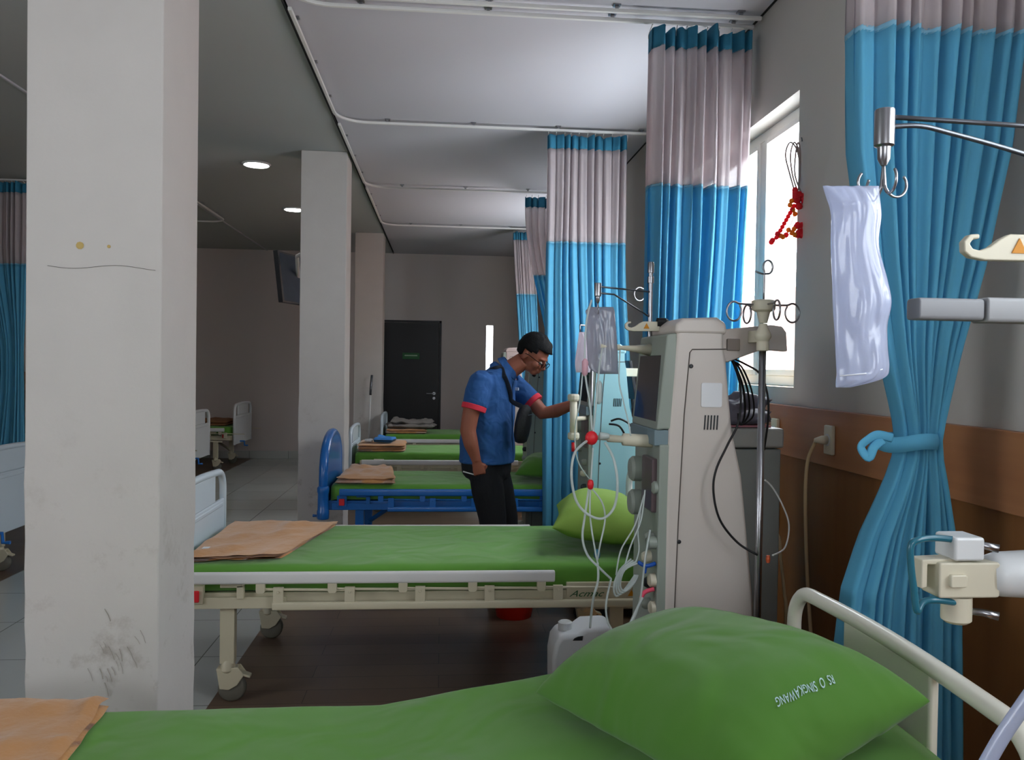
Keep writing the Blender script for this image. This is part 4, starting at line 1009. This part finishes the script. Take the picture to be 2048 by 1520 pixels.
# ------------------------------------------------------------------ cabinets, jug, bucket, mop, TV, sockets
def cabinet(label, X0, X1_, Y0, Y1_, z, m):
    r = thing('bedside_cabinet', label, 'cabinet', ((X0+X1_)/2, (Y0+Y1_)/2, 0), 'bedside cabinets')
    MB().b2((X0+.01, Y0+.01, .08), (X1_-.01, Y1_-.01, z-.085)).build('cabinet_body', m, r, bev=.006)
    MB().b2((X0, Y0, z-.08), (X1_, Y1_, z)).build('cabinet_top', mat('cabinet_top_plastic', 'a9aba6', .45), r, bev=.012)
    MB().b2((X0-.004, Y0+.03, .12), (X0+.012, Y1_-.03, .55)).build('cabinet_door', m, r, bev=.004)
    MB().b2((X0-.006, Y0+.03, .6), (X0+.012, Y1_-.03, .85)).build('cabinet_drawer', m, r, bev=.004)
    for x in (X0+.04, X1_-.04):
        for y in (Y0+.04, Y1_-.04): MB().lathe((x, y, .0), [(.02, 0), (.02, .08)], 10).build('foot', black, r)
    return r
CB = cabinet('grey bedside cabinet behind the machine with a dark bag on top', 1.06, 1.385, 3.16, 3.52, 1.265, mat('cabinet_grey', '8e938f', .5))
cabinet('pale blue bedside cabinet behind the cyan machine, holding a black monitor', 1.16, 1.50, 5.25, 5.6, 1.15, mat('cabinet_cyan', '9fc4cc', .5))
# dark bag on the cabinet
def crumple(name, label, cat, c, rad, m, seed, amp=.35, flatb=True):
    mb = MB(); rs = []; n = 26
    for i in range(n//2+1):
        t = PI*(i+.02)/(n//2+.04); ring = []
        for k in range(n):
            p = 2*PI*k/n; d_ = Vector((math.sin(t)*math.cos(p), math.sin(t)*math.sin(p), -math.cos(t)))
            f_ = 1+amp*(nz3(d_.x*1.6, d_.y*1.6, d_.z*1.6+seed)+.6*nz3(d_.x*4, d_.y*4, d_.z*4+seed))
            v = Vector((d_.x*rad[0], d_.y*rad[1], d_.z*rad[2]))*f_
            if flatb: v.z = max(v.z, -rad[2]*.55)
            ring.append(v+Vector(c)+Vector((0, 0, rad[2]*.55 if flatb else 0)))
        rs.append(ring)
    mb.rings(rs); o = mb.build(name, m, None, smooth=True); origin_to(o, c); return tag(o, label, cat)
crumple('dark_bag', 'crumpled dark grey plastic bag on the grey cabinet', 'bag', (1.25, 3.29, 1.277), (.11, .10, .075), mat('dark_bag_film', '605d68', .5, var=.4, bump=.5, bscale=20), 3, .75)
tag(origin_to(MB().b2((1.10, 3.19, 1.267), (1.34, 3.48, 1.275)).build('pink_cloth', mat('pink_cloth', 'c98a92', .9), bev=.002), (1.22, 3.33, 1.267)), 'pink cloth lying under the dark plastic bag on the grey cabinet', 'cloth')
p = at(1262, 760, Y=5.3)
mo = thing('monitor', 'small black monitor tilted behind the cyan machine', 'monitor', (p.x+.02, 5.38, 1.151))
MB().box((p.x, 5.36, p.z), (.02, .26, .26), Matrix.Rotation(R(-10), 3, 'Y')).build('monitor_panel', darkpl, mo, bev=.004)
MB().b2((p.x+.0, 5.3, 1.151), (p.x+.12, 5.44, 1.165)).build('monitor_foot', darkpl, mo, bev=.003)
MB().tube([Vector((p.x+.05, 5.37, 1.16)), Vector((p.x+.01, 5.37, p.z))], .012, 8).build('monitor_stem', darkpl, mo)
crumple('folded_clothes', 'small heap of patterned white cloth beside the black monitor', 'cloth', (1.41, 5.52, 1.152), (.06, .07, .05), mat('speckled_cloth', 'b9b6bf', .9, var=.5, scale=40), 8, .4)
# jerrycan
jx, jy = .60, 3.36
jr = thing('jerrycan', 'white plastic jerrycan on the floor between the two nearest beds', 'canister', (jx, jy, 0))
g = MB(); g.prism([(jx-.13, .02), (jx-.135, .30), (jx-.125, .36), (jx-.10, .395), (jx-.03, .40), (jx+.005, .425), (jx+.11, .43), (jx+.13, .40), (jx+.135, .3), (jx+.13, .02)], 1, jy-.09, jy+.09); g.build('jerrycan_body', mat('white_hdpe', 'f0f4f8', .4, trans=.12), jr, bev=.02, seg=4)
hc = at(1160, 1278, Y=jy-.092)
g = MB(); g.prism([(hc.x-.03, hc.z-.006), (hc.x+.01, hc.z-.006), (hc.x+.012, hc.z+.012), (hc.x-.008, hc.z+.009), (hc.x-.022, hc.z+.003)], 1, jy-.094, jy-.088); g.build('handle_hole_shade', darkpl, jr)  # dark plate stands in for the shade of the handle hole
g = MB(); g.lathe((jx-.07, jy, 0), [(.03, .39), (.03, .425), (.022, .43)], 16); g.build('screw_cap', white_pl, jr)
# red bucket under the second bed
bp = at(1031, 1243, Z=0)
br = thing('bucket', 'red plastic bucket on the floor behind the second bed', 'bucket', (bp.x, bp.y+.12, 0))
g = MB(); prof = [(.001, .0), (.105, 0), (.14, .2), (.15, .205), (.15, .215), (.138, .212), (.102, .01), (.001, .008)]
g.lathe((bp.x, bp.y+.12, 0), prof, 28); g.build('bucket_body', redbucket, br, smooth=True)
g = MB(); g.tube([Vector((bp.x+.145*math.cos(a), bp.y+.12+.02*math.sin(a), .2-.06*abs(math.sin(a)))) for a in [PI*k/12 for k in range(13)]], .003, 6); g.build('bucket_handle', whitemetal, br)
# mop at the far column
mp = thing('mop', 'mop with a pale handle leaning on the column near the black door', 'mop', (-.985, 10.93, 0))
a = Vector((-.985, 10.93, 0.12)); b = at(741, 790, Y=10.9)
MB().tube([a, b], .011, 8).build('mop_pole', whitemetal, mp, smooth=True)
MB().tube([b, b.lerp(b+(b-a)*.1, .9), at(744, 750, Y=10.9)], .016, 8).build('mop_grip', darksteel, mp, smooth=True)
g = MB()
for k in range(22): t = 2*PI*k/22; g.tube([a, a+Vector((.05*math.cos(t), .02+.03*math.sin(t)-.02, -.05)), Vector((a.x+.10*math.cos(t), a.y-.01+.05*math.sin(t), .008))], .007, 5)
g.build('mop_head', greycloth, mp)
# TV hanging at the second column
tvr = thing('television', 'dark flat television on a ceiling bracket beside the second column', 'television', (-1.36, 7.6, 2.2))
A0 = at(555, 500, Y=7.32); B0 = at(566, 604, Y=7.38); wv = Vector((.26, .80, 0))
n_ = (wv.cross(A0-B0)).normalized()
if n_.x < 0: n_ = -n_
def slab(A, B, w_, t, ins, off, nm, m, par):
    a = A.lerp(B, ins)+w_*ins; b = B.lerp(A, ins)+w_*ins; w2 = w_*(1-2*ins); q = [a, b, b+w2, a+w2]
    vs_ = [v+n_*off for v in q]+[v+n_*(off-t) for v in q]
    return MB().add(vs_, [(0, 1, 2, 3), (7, 6, 5, 4), (0, 4, 5, 1), (1, 5, 6, 2), (2, 6, 7, 3), (3, 7, 4, 0)]).build(nm, m, par, bev=.003)
slab(A0, B0, wv, .045, 0, 0, 'television_case', darkpl, tvr)
slab(A0, B0, wv, .004, .035, .002, 'television_screen', mat('screen_grey_blue', '3f4d60', .15, var=.2, coat=.8), tvr)
ctr = (A0+B0)/2+wv*.5
g = MB(); g.tube([ctr-n_*.05, Vector((-1.30, 7.32, 2.45)), Vector((-1.205, 7.1, 2.45))], .018, 8); g.build('wall_bracket', whitemetal, tvr)
g = MB(); g.b2((-1.206, 7.04, 2.38), (-1.192, 7.16, 2.52)); g.build('bracket_plate', whitemetal, tvr)
# sockets on the wood band
def socket(px, py, label, plug=True, yy=None):
    p = at(px, py, X=XW-.03); r = thing('wall_socket', label, 'socket', (XW-.028, p.y, p.z), 'wall sockets')
    g = MB(); g.b2((XW-.045, p.y-.034, p.z-.058), (XW-.0285, p.y+.034, p.z+.058)); g.build('socket_plate', cream, r, bev=.005)
    g = MB(); g.lathe((XW-.045, p.y, p.z), [(.024, .0), (.024, -.002)], 18, 0); g.build('socket_face', white_pl, r)
    return p
ps = socket(1662, 880, 'cream wall socket with a cream cable plugged in', True)
ps2 = socket(1553, 862, 'cream wall socket beside the grey cabinet', False)
def power(name, label, pts, r_, plugp):
    r = thing(name, label, 'cable', plugp)
    g = MB(); g.tube(smooth_path(pts, 8), r_, 8); g.build('cord', cordm, r, smooth=True)
    g = MB(); g.tube([plugp+Vector((-.001, 0, 0)), plugp+Vector((-.02, 0, 0)), plugp+Vector((-.045, .012, -.003))], [.018, .017, .008], 12); g.build('plug', cream, r, smooth=True)
    return r
pl = Vector((XW-.048, ps.y, ps.z))
power('power_cord', 'cream power cable hanging from the wall socket behind the headboard', [pl+Vector((-.04, .01, 0)), at(1630, 885, X=1.50), at(1616, 920, X=1.49), at(1611, 980, X=1.49), at(1612, 1080, X=1.50), at(1616, 1180, X=1.51), at(1622, 1270, X=1.50), at(1626, 1330, X=1.48), Vector((1.42, at(1626, 1330, X=1.48).y, .01))], .0075, pl)
pw = at(1552, 1030, X=XW-.015)
r = thing('wall_socket', 'low cream socket with a plug, lit by the sun, behind the pole', 'socket', (XW-.013, pw.y, pw.z), 'wall sockets')
g = MB(); g.b2((XW-.04, pw.y-.034, pw.z-.06), (XW-.0125, pw.y+.034, pw.z+.06)); g.build('socket_plate', sunlit_cream, r, bev=.005)
pl2 = Vector((XW-.042, pw.y, pw.z-.02))
power('power_cord', 'pale power cable hanging from the low socket beside the pole', [pl2+Vector((-.035, 0, -.01)), at(1556, 1070, X=1.48), at(1562, 1120, X=1.47), at(1568, 1180, X=1.46), at(1572, 1240, X=1.45), Vector((1.44, at(1572, 1260, X=1.45).y, .01))], .0075, pl2)

# hanging ornament at the window edge
oc = at(1582, 430, Y=3.44)
orn = thing('hanging_ornament', 'red and orange bead ornament hanging at the window edge', 'ornament', at(1590, 290, Y=3.44))
def beads(pts, r_, m, name):
    g = MB()
    for x, y in pts: g.ball(at(x, y, Y=3.44), r_, 8)
    if len(pts) < 60: g.tube([at(x, y, Y=3.44) for x, y in pts], .002, 5)
    g.build(name, m, orn, smooth=True)
beadred = mat('red_beads', 'ff3a4a', .35, var=.05, trans=.5); beador = mat('orange_beads', 'f59a2a', .35, trans=.35)
beads([(1590, 380+5*k) for k in range(5)]+[(1601+random.uniform(-9, 10), 400+random.uniform(-12, 14)) for k in range(26)], .014, beadred, 'bead_cluster')
beads([(1588-k*3.9, 412+k*7) for k in range(10)], .011, beadred, 'bead_string')
beads([(1583, 402), (1580, 410), (1586, 420), (1590, 428), (1577, 460), (1584, 466), (1590, 470), (1588, 458), (1562, 472), (1566, 474)], .012, beador, 'orange_bead')
beads([(1598+random.uniform(-7, 9), 462+random.uniform(-13, 11)) for k in range(22)]+[(1572, 470), (1545, 481), (1543, 484), (1555, 468)], .013, beadred, 'bead_cluster')
g = MB()
for k in range(3):
    g.tube(smooth_path([at(1590+6*k, 385, Y=3.44), at(1580+5*k, 350, Y=3.44), at(1571+10*k, 310, Y=3.44), at(1580+8*k, 285, Y=3.44), at(1594+3*k, 300, Y=3.44), at(1600, 340, Y=3.44), at(1597, 380, Y=3.44)], 5), .0035, 6)
g.build('ribbon_loops', mat('pale_ribbon', 'b9a9a6', .6, trans=.4), orn, smooth=True)
nail = at(1604, 282, Y=3.44); g = MB(); g.tube([nail, Vector((XW-.001, 3.46, nail.z+.02))], .003, 6); g.build('hanging_wire', darksteel, orn)
# ------------------------------------------------------------------ the man
YM = 5.2
def mp_(px, py, dy=0): return at(px, py, Y=YM+dy)
be = R(-25); FW = Vector((math.cos(be), math.sin(be), 0)); LF = Vector((-math.sin(be), math.cos(be), 0)); UP = Vector((0, 0, 1))
man = thing('person', 'man in a blue short-sleeved shirt with red cuffs, reaching towards the cyan machine', 'person', (mp_(995, 1040).x, YM, 0))
def remesh(o, vs=.006, it=6, fac=.5):
    m = o.modifiers.new('remesh', 'REMESH'); m.mode = 'VOXEL'; m.voxel_size = vs; m.use_smooth_shade = True
    if it: s_ = o.modifiers.new('smooth', 'SMOOTH'); s_.iterations = it; s_.factor = fac
    return o
def ell_ring(c, W_, D_, n=28, tilt=0, sq=2.3):
    out = []
    for k in range(n):
        t = 2*PI*k/n; cs, sn = math.cos(t), math.sin(t)
        a = abs(cs)**(2/sq)*(1 if cs > 0 else -1); b = abs(sn)**(2/sq)*(1 if sn > 0 else -1)
        out.append(c+LF*(W_*a)+FW*(D_*b)+UP*(tilt*b))
    return out
TOR = [(1005, 733, .075, .07), (1001, 741, .125, .09), (994, 750, .178, .11), (986, 768, .205, .13), (981, 800, .205, .145), (978, 840, .198, .155), (975, 880, .196, .168), (974, 924, .20, .172)]
BY = MB()
BY.rings([ell_ring(mp_(x, y), W_-.012, D_-.012) for x, y, W_, D_ in TOR])
# head
HC = mp_(1067, 704, -.03); p_ = R(34); hy = R(-30)
hf0 = Vector((math.cos(hy), math.sin(hy), 0)); hs = Vector((-math.sin(hy), math.cos(hy), 0))
hf = hf0*math.cos(p_)-UP*math.sin(p_); hu = hf0*math.sin(p_)+UP*math.cos(p_)
HM = Matrix((hf, hs, hu)).transposed()
H = lambda f, s, u: HC+(hf*f+hs*s+hu*u)*1.07
def hb_(f, s, u, r_, n=14): BY.ball(H(f, s, u), tuple(k*1.07 for k in r_), n, HM)
hb_(0, 0, .008, (.095, .075, .094), 20); hb_(.036, 0, -.05, (.058, .056, .062), 16); hb_(.068, 0, -.098, (.026, .028, .02)); hb_(.03, 0, -.085, (.05, .05, .03))
hb_(.082, 0, .002, (.018, .05, .012)); hb_(.096, 0, -.073, (.010, .024, .0065)); hb_(.093, 0, -.084, (.011, .021, .0075))
for s_ in (-1, 1):
    hb_(-.008, s_*.077, -.028, (.020, .009, .031)); hb_(.065, s_*.038, -.045, (.025, .022, .025)); hb_(.105, s_*.012, -.05, (.010, .008, .007))
BY.tube([H(.088, 0, .0), H(.105, 0, -.028), H(.115, 0, -.046), H(.1, 0, -.056)], [.007, .009, .013, .010], 10)
BY.tube([mp_(1008, 752, .0), mp_(1022, 738, -.01), mp_(1046, 722, -.02)], [.075, .062, .058], 16)
# arms
SR = mp_(962, 764, -.17); SL_ = mp_(1022, 766, .17)
BY.tube([SR, mp_(948, 800, -.20), mp_(940, 835, -.21), mp_(936, 862, -.21), mp_(942, 888, -.21), mp_(950, 912, -.20), mp_(953, 922, -.20)], [.065, .058, .052, .050, .046, .033, .029], 16)
EL = mp_(1086, 826, .10)
BY.tube([SL_, mp_(1052, 790, .15), EL, mp_(1112, 822, .08), mp_(1146, 809, .02), mp_(1163, 803, -.01)], [.065, .055, .047, .045, .033, .027], 16)
# legs inside the trousers
AN = [Vector((mp_(998, 1040).x, 5.10, .08)), Vector((mp_(1022, 1040).x, 5.32, .08))]
KN = [mp_(985, 1035, -.09), mp_(1009, 1035, .10)]
HP = [mp_(966, 925, -.09), mp_(983, 925, .09)]
for h_, k_, a_ in zip(HP, KN, AN): BY.tube([h_, (h_+k_)/2, k_, a_.lerp(k_, .6), a_], [.09, .083, .06, .055, .04], 14)
# near hand holding a pen
def hand(wr, d, pn, sd, curl, sc=1.0, spread=.0):
    """wr wrist, d direction of the hand, pn palm normal (fingers curl to it), sd towards the thumb side"""
    BY.tube([wr-d*.01, wr+d*.03, wr+d*.06, wr+d*.085], [.027*sc, .030*sc, .033*sc, .028*sc], 12, flat=.55) if abs(sd.z) > .5 else BY.rings([[wr+d*t+sd*(w_*math.cos(a))+pn*(h_*math.sin(a)) for a in [2*PI*k/12 for k in range(12)]] for t, w_, h_ in ((-.01, .026, .022), (.02, .033, .018), (.055, .040, .016), (.085, .039, .013))])
    for i, (o, L_) in enumerate(((.030, .070), (.010, .078), (-.010, .072), (-.029, .058))):
        b0 = wr+d*.08+sd*o*sc; c = curl[i]; pts = [b0-d*.015, b0]; dirv = d.copy()+sd*(o*spread*8)
        dirv.normalize()
        ang = 0; p = b0.copy()
        for sgm in (.42, .32, .26):
            ang += c; v = dirv*math.cos(ang)+pn*math.sin(ang); p = p+v*(L_*sgm); pts.append(p.copy())
        BY.tube(pts, [.0105, .0105, .0095, .0088, .0075], 8)
    b0 = wr+d*.025+sd*.026
    BY.tube([b0-sd*.01, b0+sd*.016+d*.015+pn*.008, b0+sd*.020+d*.038+pn*.022, b0+sd*.010+d*.056+pn*.034], [.014, .013, .011, .009], 8)
dn = (mp_(960, 950, -.19)-mp_(953, 922, -.20)).normalized(); pn1 = Vector((.15, 1, 0)); pn1 = (pn1-dn*pn1.dot(dn)).normalized(); sd1 = dn.cross(pn1); sd1 = sd1 if sd1.x > 0 else -sd1
hand(mp_(953, 922, -.20), dn, pn1, sd1, (.85, .95, 1.0, 1.05))
d2 = Vector((1, -.08, .05)).normalized(); pn2 = Vector((-.1, -1, -.3)); pn2 = (pn2-d2*pn2.dot(d2)).normalized(); sd2 = d2.cross(pn2); sd2 = sd2 if sd2.z > 0 else -sd2
hand(mp_(1160, 804, -.005), d2, pn2, sd2, (.25, .3, .32, .38), spread=.5)
for h_ in AN: BY.tube([h_, h_+FW*.06-UP*.035, h_+FW*.14-UP*.045], [.04, .035, .03], 10)
body = remesh(BY.build('body', skin, man, smooth=True), .0055, 3, .4)
# eyes, glasses, hair
E_ = MB()
for s_ in (-1, 1): E_.ball(H(.087, s_*.031, -.022), .0115, 10)
E_.build('eyes', mat('eye_white', '8f857e', .5), body, smooth=True)
E_ = MB()
for s_ in (-1, 1): E_.ball(H(.0965, s_*.031, -.0235), .0045, 8)
E_.build('irises', darkpl, body, smooth=True)
G_ = MB()
for s_ in (-1, 1):
    G_.tube([H(.112, s_*.033+.024*math.cos(a), -.026+.017*math.sin(a)) for a in [2*PI*k/16 for k in range(16)]], .0022, 6, closed=True)
    G_.tube([H(.111, s_*.056, -.018), H(.08, s_*.074, -.015), H(.02, s_*.083, -.012), H(-.005, s_*.084, -.016), H(-.02, s_*.082, -.03)], .0022, 6)
G_.tube([H(.113, -.010, -.022), H(.117, 0, -.019), H(.113, .010, -.022)], .002, 6)
G_.build('glasses', mat('matt_black_frame', '07070a', .8, spec=.1), man, smooth=True)
hm = MB(); vs = []; fs = []; n1, n2 = 30, 44
def hv(i, k, off):
    t = PI*i/n1; q = 2*PI*k/n2; d_ = Vector((math.sin(t)*math.cos(q), math.sin(t)*math.sin(q), math.cos(t)))
    rr = Vector((d_.x*.104, d_.y*.0835, d_.z*.108)); 
    f_ = 1+.05*nz3(d_.x*4, d_.y*4, d_.z*4)+.04*nz3(d_.x*13, d_.y*13, d_.z*13)+off
    rr *= f_; rr += Vector((-.006, 0, .016))
    if d_.x > .55 and d_.z > .1: rr.x += .012
    return rr
keep = {}
for off in (0, -.12):
    for i in range(n1+1):
        for k in range(n2): v = hv(i, k, off); keep[(off, i, k)] = len(vs); vs.append(H(v.x, v.y, v.z))
def inside(i, k):
    v = hv(i+.5, k+.5, 0); f_, s_, u = v
    if f_ > .05: return u > .052-.2*max(0, f_-.09)
    if f_ > .02: return u > (.02 if abs(s_) > .045 else .05)
    if f_ > -.03: return u > (.006 if abs(s_) > .045 else -.04)
    return u > -.05+.3*max(0, f_+.06)
for i in range(n1):
    for k in range(n2):
        if not inside(i, k): continue
        k2 = (k+1) % n2; a = [keep[(0, i, k)], keep[(0, i+1, k)], keep[(0, i+1, k2)], keep[(0, i, k2)]]; b = [keep[(-.12, i, k)], keep[(-.12, i+1, k)], keep[(-.12, i+1, k2)], keep[(-.12, i, k2)]]
        fs.append(tuple(a)); fs.append(tuple(reversed(b)))
        for (di, dk, e0, e1) in ((0, -1, 0, 1), (1, 0, 1, 2), (0, 1, 2, 3), (-1, 0, 3, 0)):
            ii, kk = i+di, (k+dk) % n2
            if 0 <= ii < n1 and not inside(ii, kk): fs.append((a[e1], a[e0], b[e0], b[e1]))
hm.add(vs, fs); hr = hm.build('hair', hairm, man, smooth=True)
bm = bmesh.new(); bm.from_mesh(hr.data); bmesh.ops.delete(bm, geom=[v for v in bm.verts if not v.link_faces], context='VERTS'); bmesh.ops.remove_doubles(bm, verts=bm.verts, dist=.0002); bmesh.ops.recalc_face_normals(bm, faces=bm.faces); bm.to_mesh(hr.data); bm.free()
g = MB(); g.ball(H(.082, 0, -.112), (.014, .016, .012), 10, HM); g.build('beard', hairm, man, smooth=True)
# shirt
SH = MB(); rs = []
pts = [(mp_(x, y), W_, D_) for x, y, W_, D_ in TOR]
for i in range(len(pts)-1):
    for k in range(6):
        t = k/6; c = pts[i][0].lerp(pts[i+1][0], t); rs.append((c, lerp(pts[i][1], pts[i+1][1], t), lerp(pts[i][2], pts[i+1][2], t)))
rs.append(pts[-1]); RR = []
for i, (c, W_, D_) in enumerate(rs):
    ring = ell_ring(c, W_, D_, 48); z = c.z
    RR.append([c+(v-c)*(1+.07*nz3(v.x*9+v.z*5, v.y*9, v.z*7)*min(1, (1.5-v.z)*3)+.03*nz3(v.x*3, v.y*14, v.z*13)) for v in ring])
SH.rings(RR)
SH.tube([SR+Vector((.015, .03, .015)), SR, mp_(955, 785, -.19), mp_(949, 812, -.20)], [.07, .078, .080, .076], 18)
SH.tube([SL_+Vector((-.015, -.03, .012)), SL_, mp_(1045, 785, .16), mp_(1064, 802, .135)], [.07, .078, .074, .068], 18)
SH.tube([mp_(1002, 748), mp_(1010, 738, -.005)], [.10, .085], 18)
shirt = remesh(SH.build('shirt', shirtm, man, smooth=True), .008, 3, .5)
def cuff(a, b, r_, nm='cuff'):
    g = MB(); g.tube([a, b], [r_, r_*.98], 22); o = g.build(nm, cuffm, shirt, bev=.004); o['label'] = 'red sleeve cuff'; return o
c1 = mp_(949, 811, -.20); dr = (mp_(944, 830, -.205)-mp_(957, 785, -.19)).normalized(); cuff(c1-dr*.004, c1+dr*.030, .079)
c2 = mp_(1063, 801, .137); dr = (EL-mp_(1045, 785, .16)).normalized(); cuff(c2-dr*.004, c2+dr*.032, .070)
# collar
g = MB(); cc = mp_(1014, 737, -.005); nr = []
ax_ = (mp_(1046, 722, -.02)-mp_(1008, 752)).normalized(); e1 = ax_.cross(Vector((0, 1, 0))).normalized(); e2 = ax_.cross(e1)
for k in range(25):
    a = 2*PI*k/24*.92+.25; d_ = e1*math.cos(a)+e2*math.sin(a); c = cc+ax_*.004
    nr.append([c+d_*.068+ax_*.028, c+d_*.074+ax_*.03, c+d_*.092-ax_*.012, c+d_*.086-ax_*.014])
g.rings(nr); g.build('collar', shirtm, shirt, smooth=False, bev=.003)
g = MB(); sp_ = lambda t, a, o=.006: None
def surf(px_, py_, ang, off):
    # point on the shirt at height py_, angle from forward towards his left
    for i in range(len(TOR)-1):
        if TOR[i][1] <= py_ <= TOR[i+1][1]:
            t = (py_-TOR[i][1])/(TOR[i+1][1]-TOR[i][1]); x = lerp(TOR[i][0], TOR[i+1][0], t); W_ = lerp(TOR[i][2], TOR[i+1][2], t); D_ = lerp(TOR[i][3], TOR[i+1][3], t)
    c = mp_(x, py_); t = ang; sn, cs = math.sin(t), math.cos(t); q = 2/2.3
    return c+LF*((W_+off)*abs(sn)**q*(1 if sn > 0 else -1))+FW*((D_+off)*abs(cs)**q)
g.tube([surf(0, y, R(2), .004) for y in range(762, 921, 12)], .006, 6, flat=.4); g.build('button_placket', shirtm, shirt)
lg = surf(0, 778, R(36), .006)
MB().box(lg, (.035, .01, .02), Matrix.Rotation(be, 3, 'Z')).build('chest_badge', mat('badge_white', 'cfd8e6', .5), shirt, bev=.003)
# trousers and shoes
T_ = MB(); T_.rings([ell_ring(mp_(x, y), W_, D_) for x, y, W_, D_ in ((975, 902, .175, .15), (973, 925, .18, .155), (973, 945, .17, .15), (974, 955, .14, .13))])
for h_, k_, a_ in zip(HP, KN, AN): T_.tube([h_+UP*.02, h_.lerp(k_, .5), k_, a_.lerp(k_, .5), a_+UP*.02, a_-UP*.02], [.10, .105, .09, .078, .07, .07], 18)
tr_ = remesh(T_.build('trousers', trousm, man, smooth=True), .009, 5, .5)
for a_ in AN:
    g = MB(); b = Vector((a_.x, a_.y, 0)); rr = []
    for t, w_, h_ in ((-.07, .02, .05), (-.06, .036, .07), (0, .042, .085), (.06, .045, .065), (.13, .048, .05), (.185, .04, .035), (.21, .015, .02)):
        rr.append([b+FW*t+LF*(w_*math.cos(q))+UP*(max(0, .5*h_+.5*h_*math.sin(q))+.001) for q in [2*PI*k/16 for k in range(16)]])
    g.rings(rr); g.build('shoe', black, man, smooth=True)
# cross-body bag and pen: things he carries
bc = mp_(1046, 848, -.16)
sb = thing('crossbody_bag', 'black crossbody bag hanging at the front of the man in blue', 'bag', bc)
g = MB(); rr = []
for t, w_, h_ in ((-.12, .03, .02), (-.11, .055, .035), (-.07, .07, .045), (0, .075, .05), (.07, .068, .045), (.105, .05, .032), (.12, .03, .018)):
    c = bc+UP*(-t*-1)+FW*(.012*math.sin(t*14)); rr.append([c+LF*(w_*math.cos(q))+FW*(h_*math.sin(q)) for q in [2*PI*k/18 for k in range(18)]])
g.rings(rr); g.build('bag_pouch', mat('black_bag_nylon', '14161b', .6, var=.3, bump=.4), sb, smooth=True)
g = MB(); g.tube([bc+FW*.052+UP*.06-LF*.05, bc+FW*.056+UP*.062, bc+FW*.052+UP*.06+LF*.05], .003, 6); g.build('zip', darksteel, sb)
g = MB(); sp2 = [bc+UP*.11-FW*.01]+[surf(0, y, R(a), .012) for y, a in ((800, -6), (780, -14), (762, -26), (750, -40))]+[mp_(1003, 737, -.095), mp_(990, 737, -.10), mp_(975, 747, -.04), mp_(955, 775, .1)]
g.tube(smooth_path(sp2, 6), .016, 8, flat=.22); g.build('bag_strap', mat('strap_webbing', '1d2430', .8), sb, smooth=True)
pa, pb = mp_(926, 943, -.165), mp_(976, 957, -.165)
pen = thing('pen', 'thin white pen held in the lowered hand of the man', 'pen', pa.lerp(pb, .5))
MB().tube([pa, pb], .004, 8).build('pen_barrel', white_pl, pen, smooth=True)
MB().tube([pb, pb+(pb-pa).normalized()*.012], [.0035, .001], 8).build('pen_tip', darkpl, pen, smooth=True)
# ------------------------------------------------------------------ light
W = bpy.data.worlds.new('world'); S.world = W; W.use_nodes = True; nt = W.node_tree
bg = nt.nodes['Background']; bg.inputs[0].default_value = (.88, .94, 1.0, 1); bg.inputs[1].default_value = 12.0
def portal(x, y, z, rot, sx, sy):
    l = bpy.data.lights.new('portal', 'AREA'); l.shape = 'RECTANGLE'; l.size = sx; l.size_y = sy; l.cycles.is_portal = True
    o = bpy.data.objects.new('window_portal', l); COL.objects.link(o); o.location = (x, y, z); o.rotation_euler = rot
for a, b in WINS: portal(XW+TH+.01, (a+b)/2, (WZ0+WZ1)/2, (0, R(90), 0), WZ1-WZ0, b-a)
portal(XL-.16, (LW[0]+LW[1])/2, 1.925, (0, R(-90), 0), 1.65, LW[1]-LW[0])
portal((SL[0]+SL[1])/2, YF+.16, (SL[2]+SL[3])/2, (R(-90), 0, 0), SL[1]-SL[0], SL[3]-SL[2])
portal((BW[0]+BW[1])/2, YB-.16, (BW[2]+BW[3])/2, (R(90), 0, 0), BW[1]-BW[0], BW[3]-BW[2])
s = bpy.data.lights.new('sun', 'SUN'); s.energy = 25; s.color = (1, .78, .5); s.angle = R(.6)
so = bpy.data.objects.new('sun', s); COL.objects.link(so)
sd = Vector((-.34, -.12, -1)).normalized(); so.rotation_euler = sd.to_track_quat('-Z', 'Y').to_euler()
S.view_settings.view_transform = 'Standard'; S.view_settings.look = 'None'; S.view_settings.exposure = .0; S.view_settings.gamma = 1
S.view_settings.use_curve_mapping = False
S.cycles.max_bounces = 10; S.cycles.diffuse_bounces = 6; S.cycles.transparent_max_bounces = 16; S.cycles.sample_clamp_indirect = 8
S.cycles.caustics_reflective = False; S.cycles.caustics_refractive = False
S.cycles.use_denoising = True
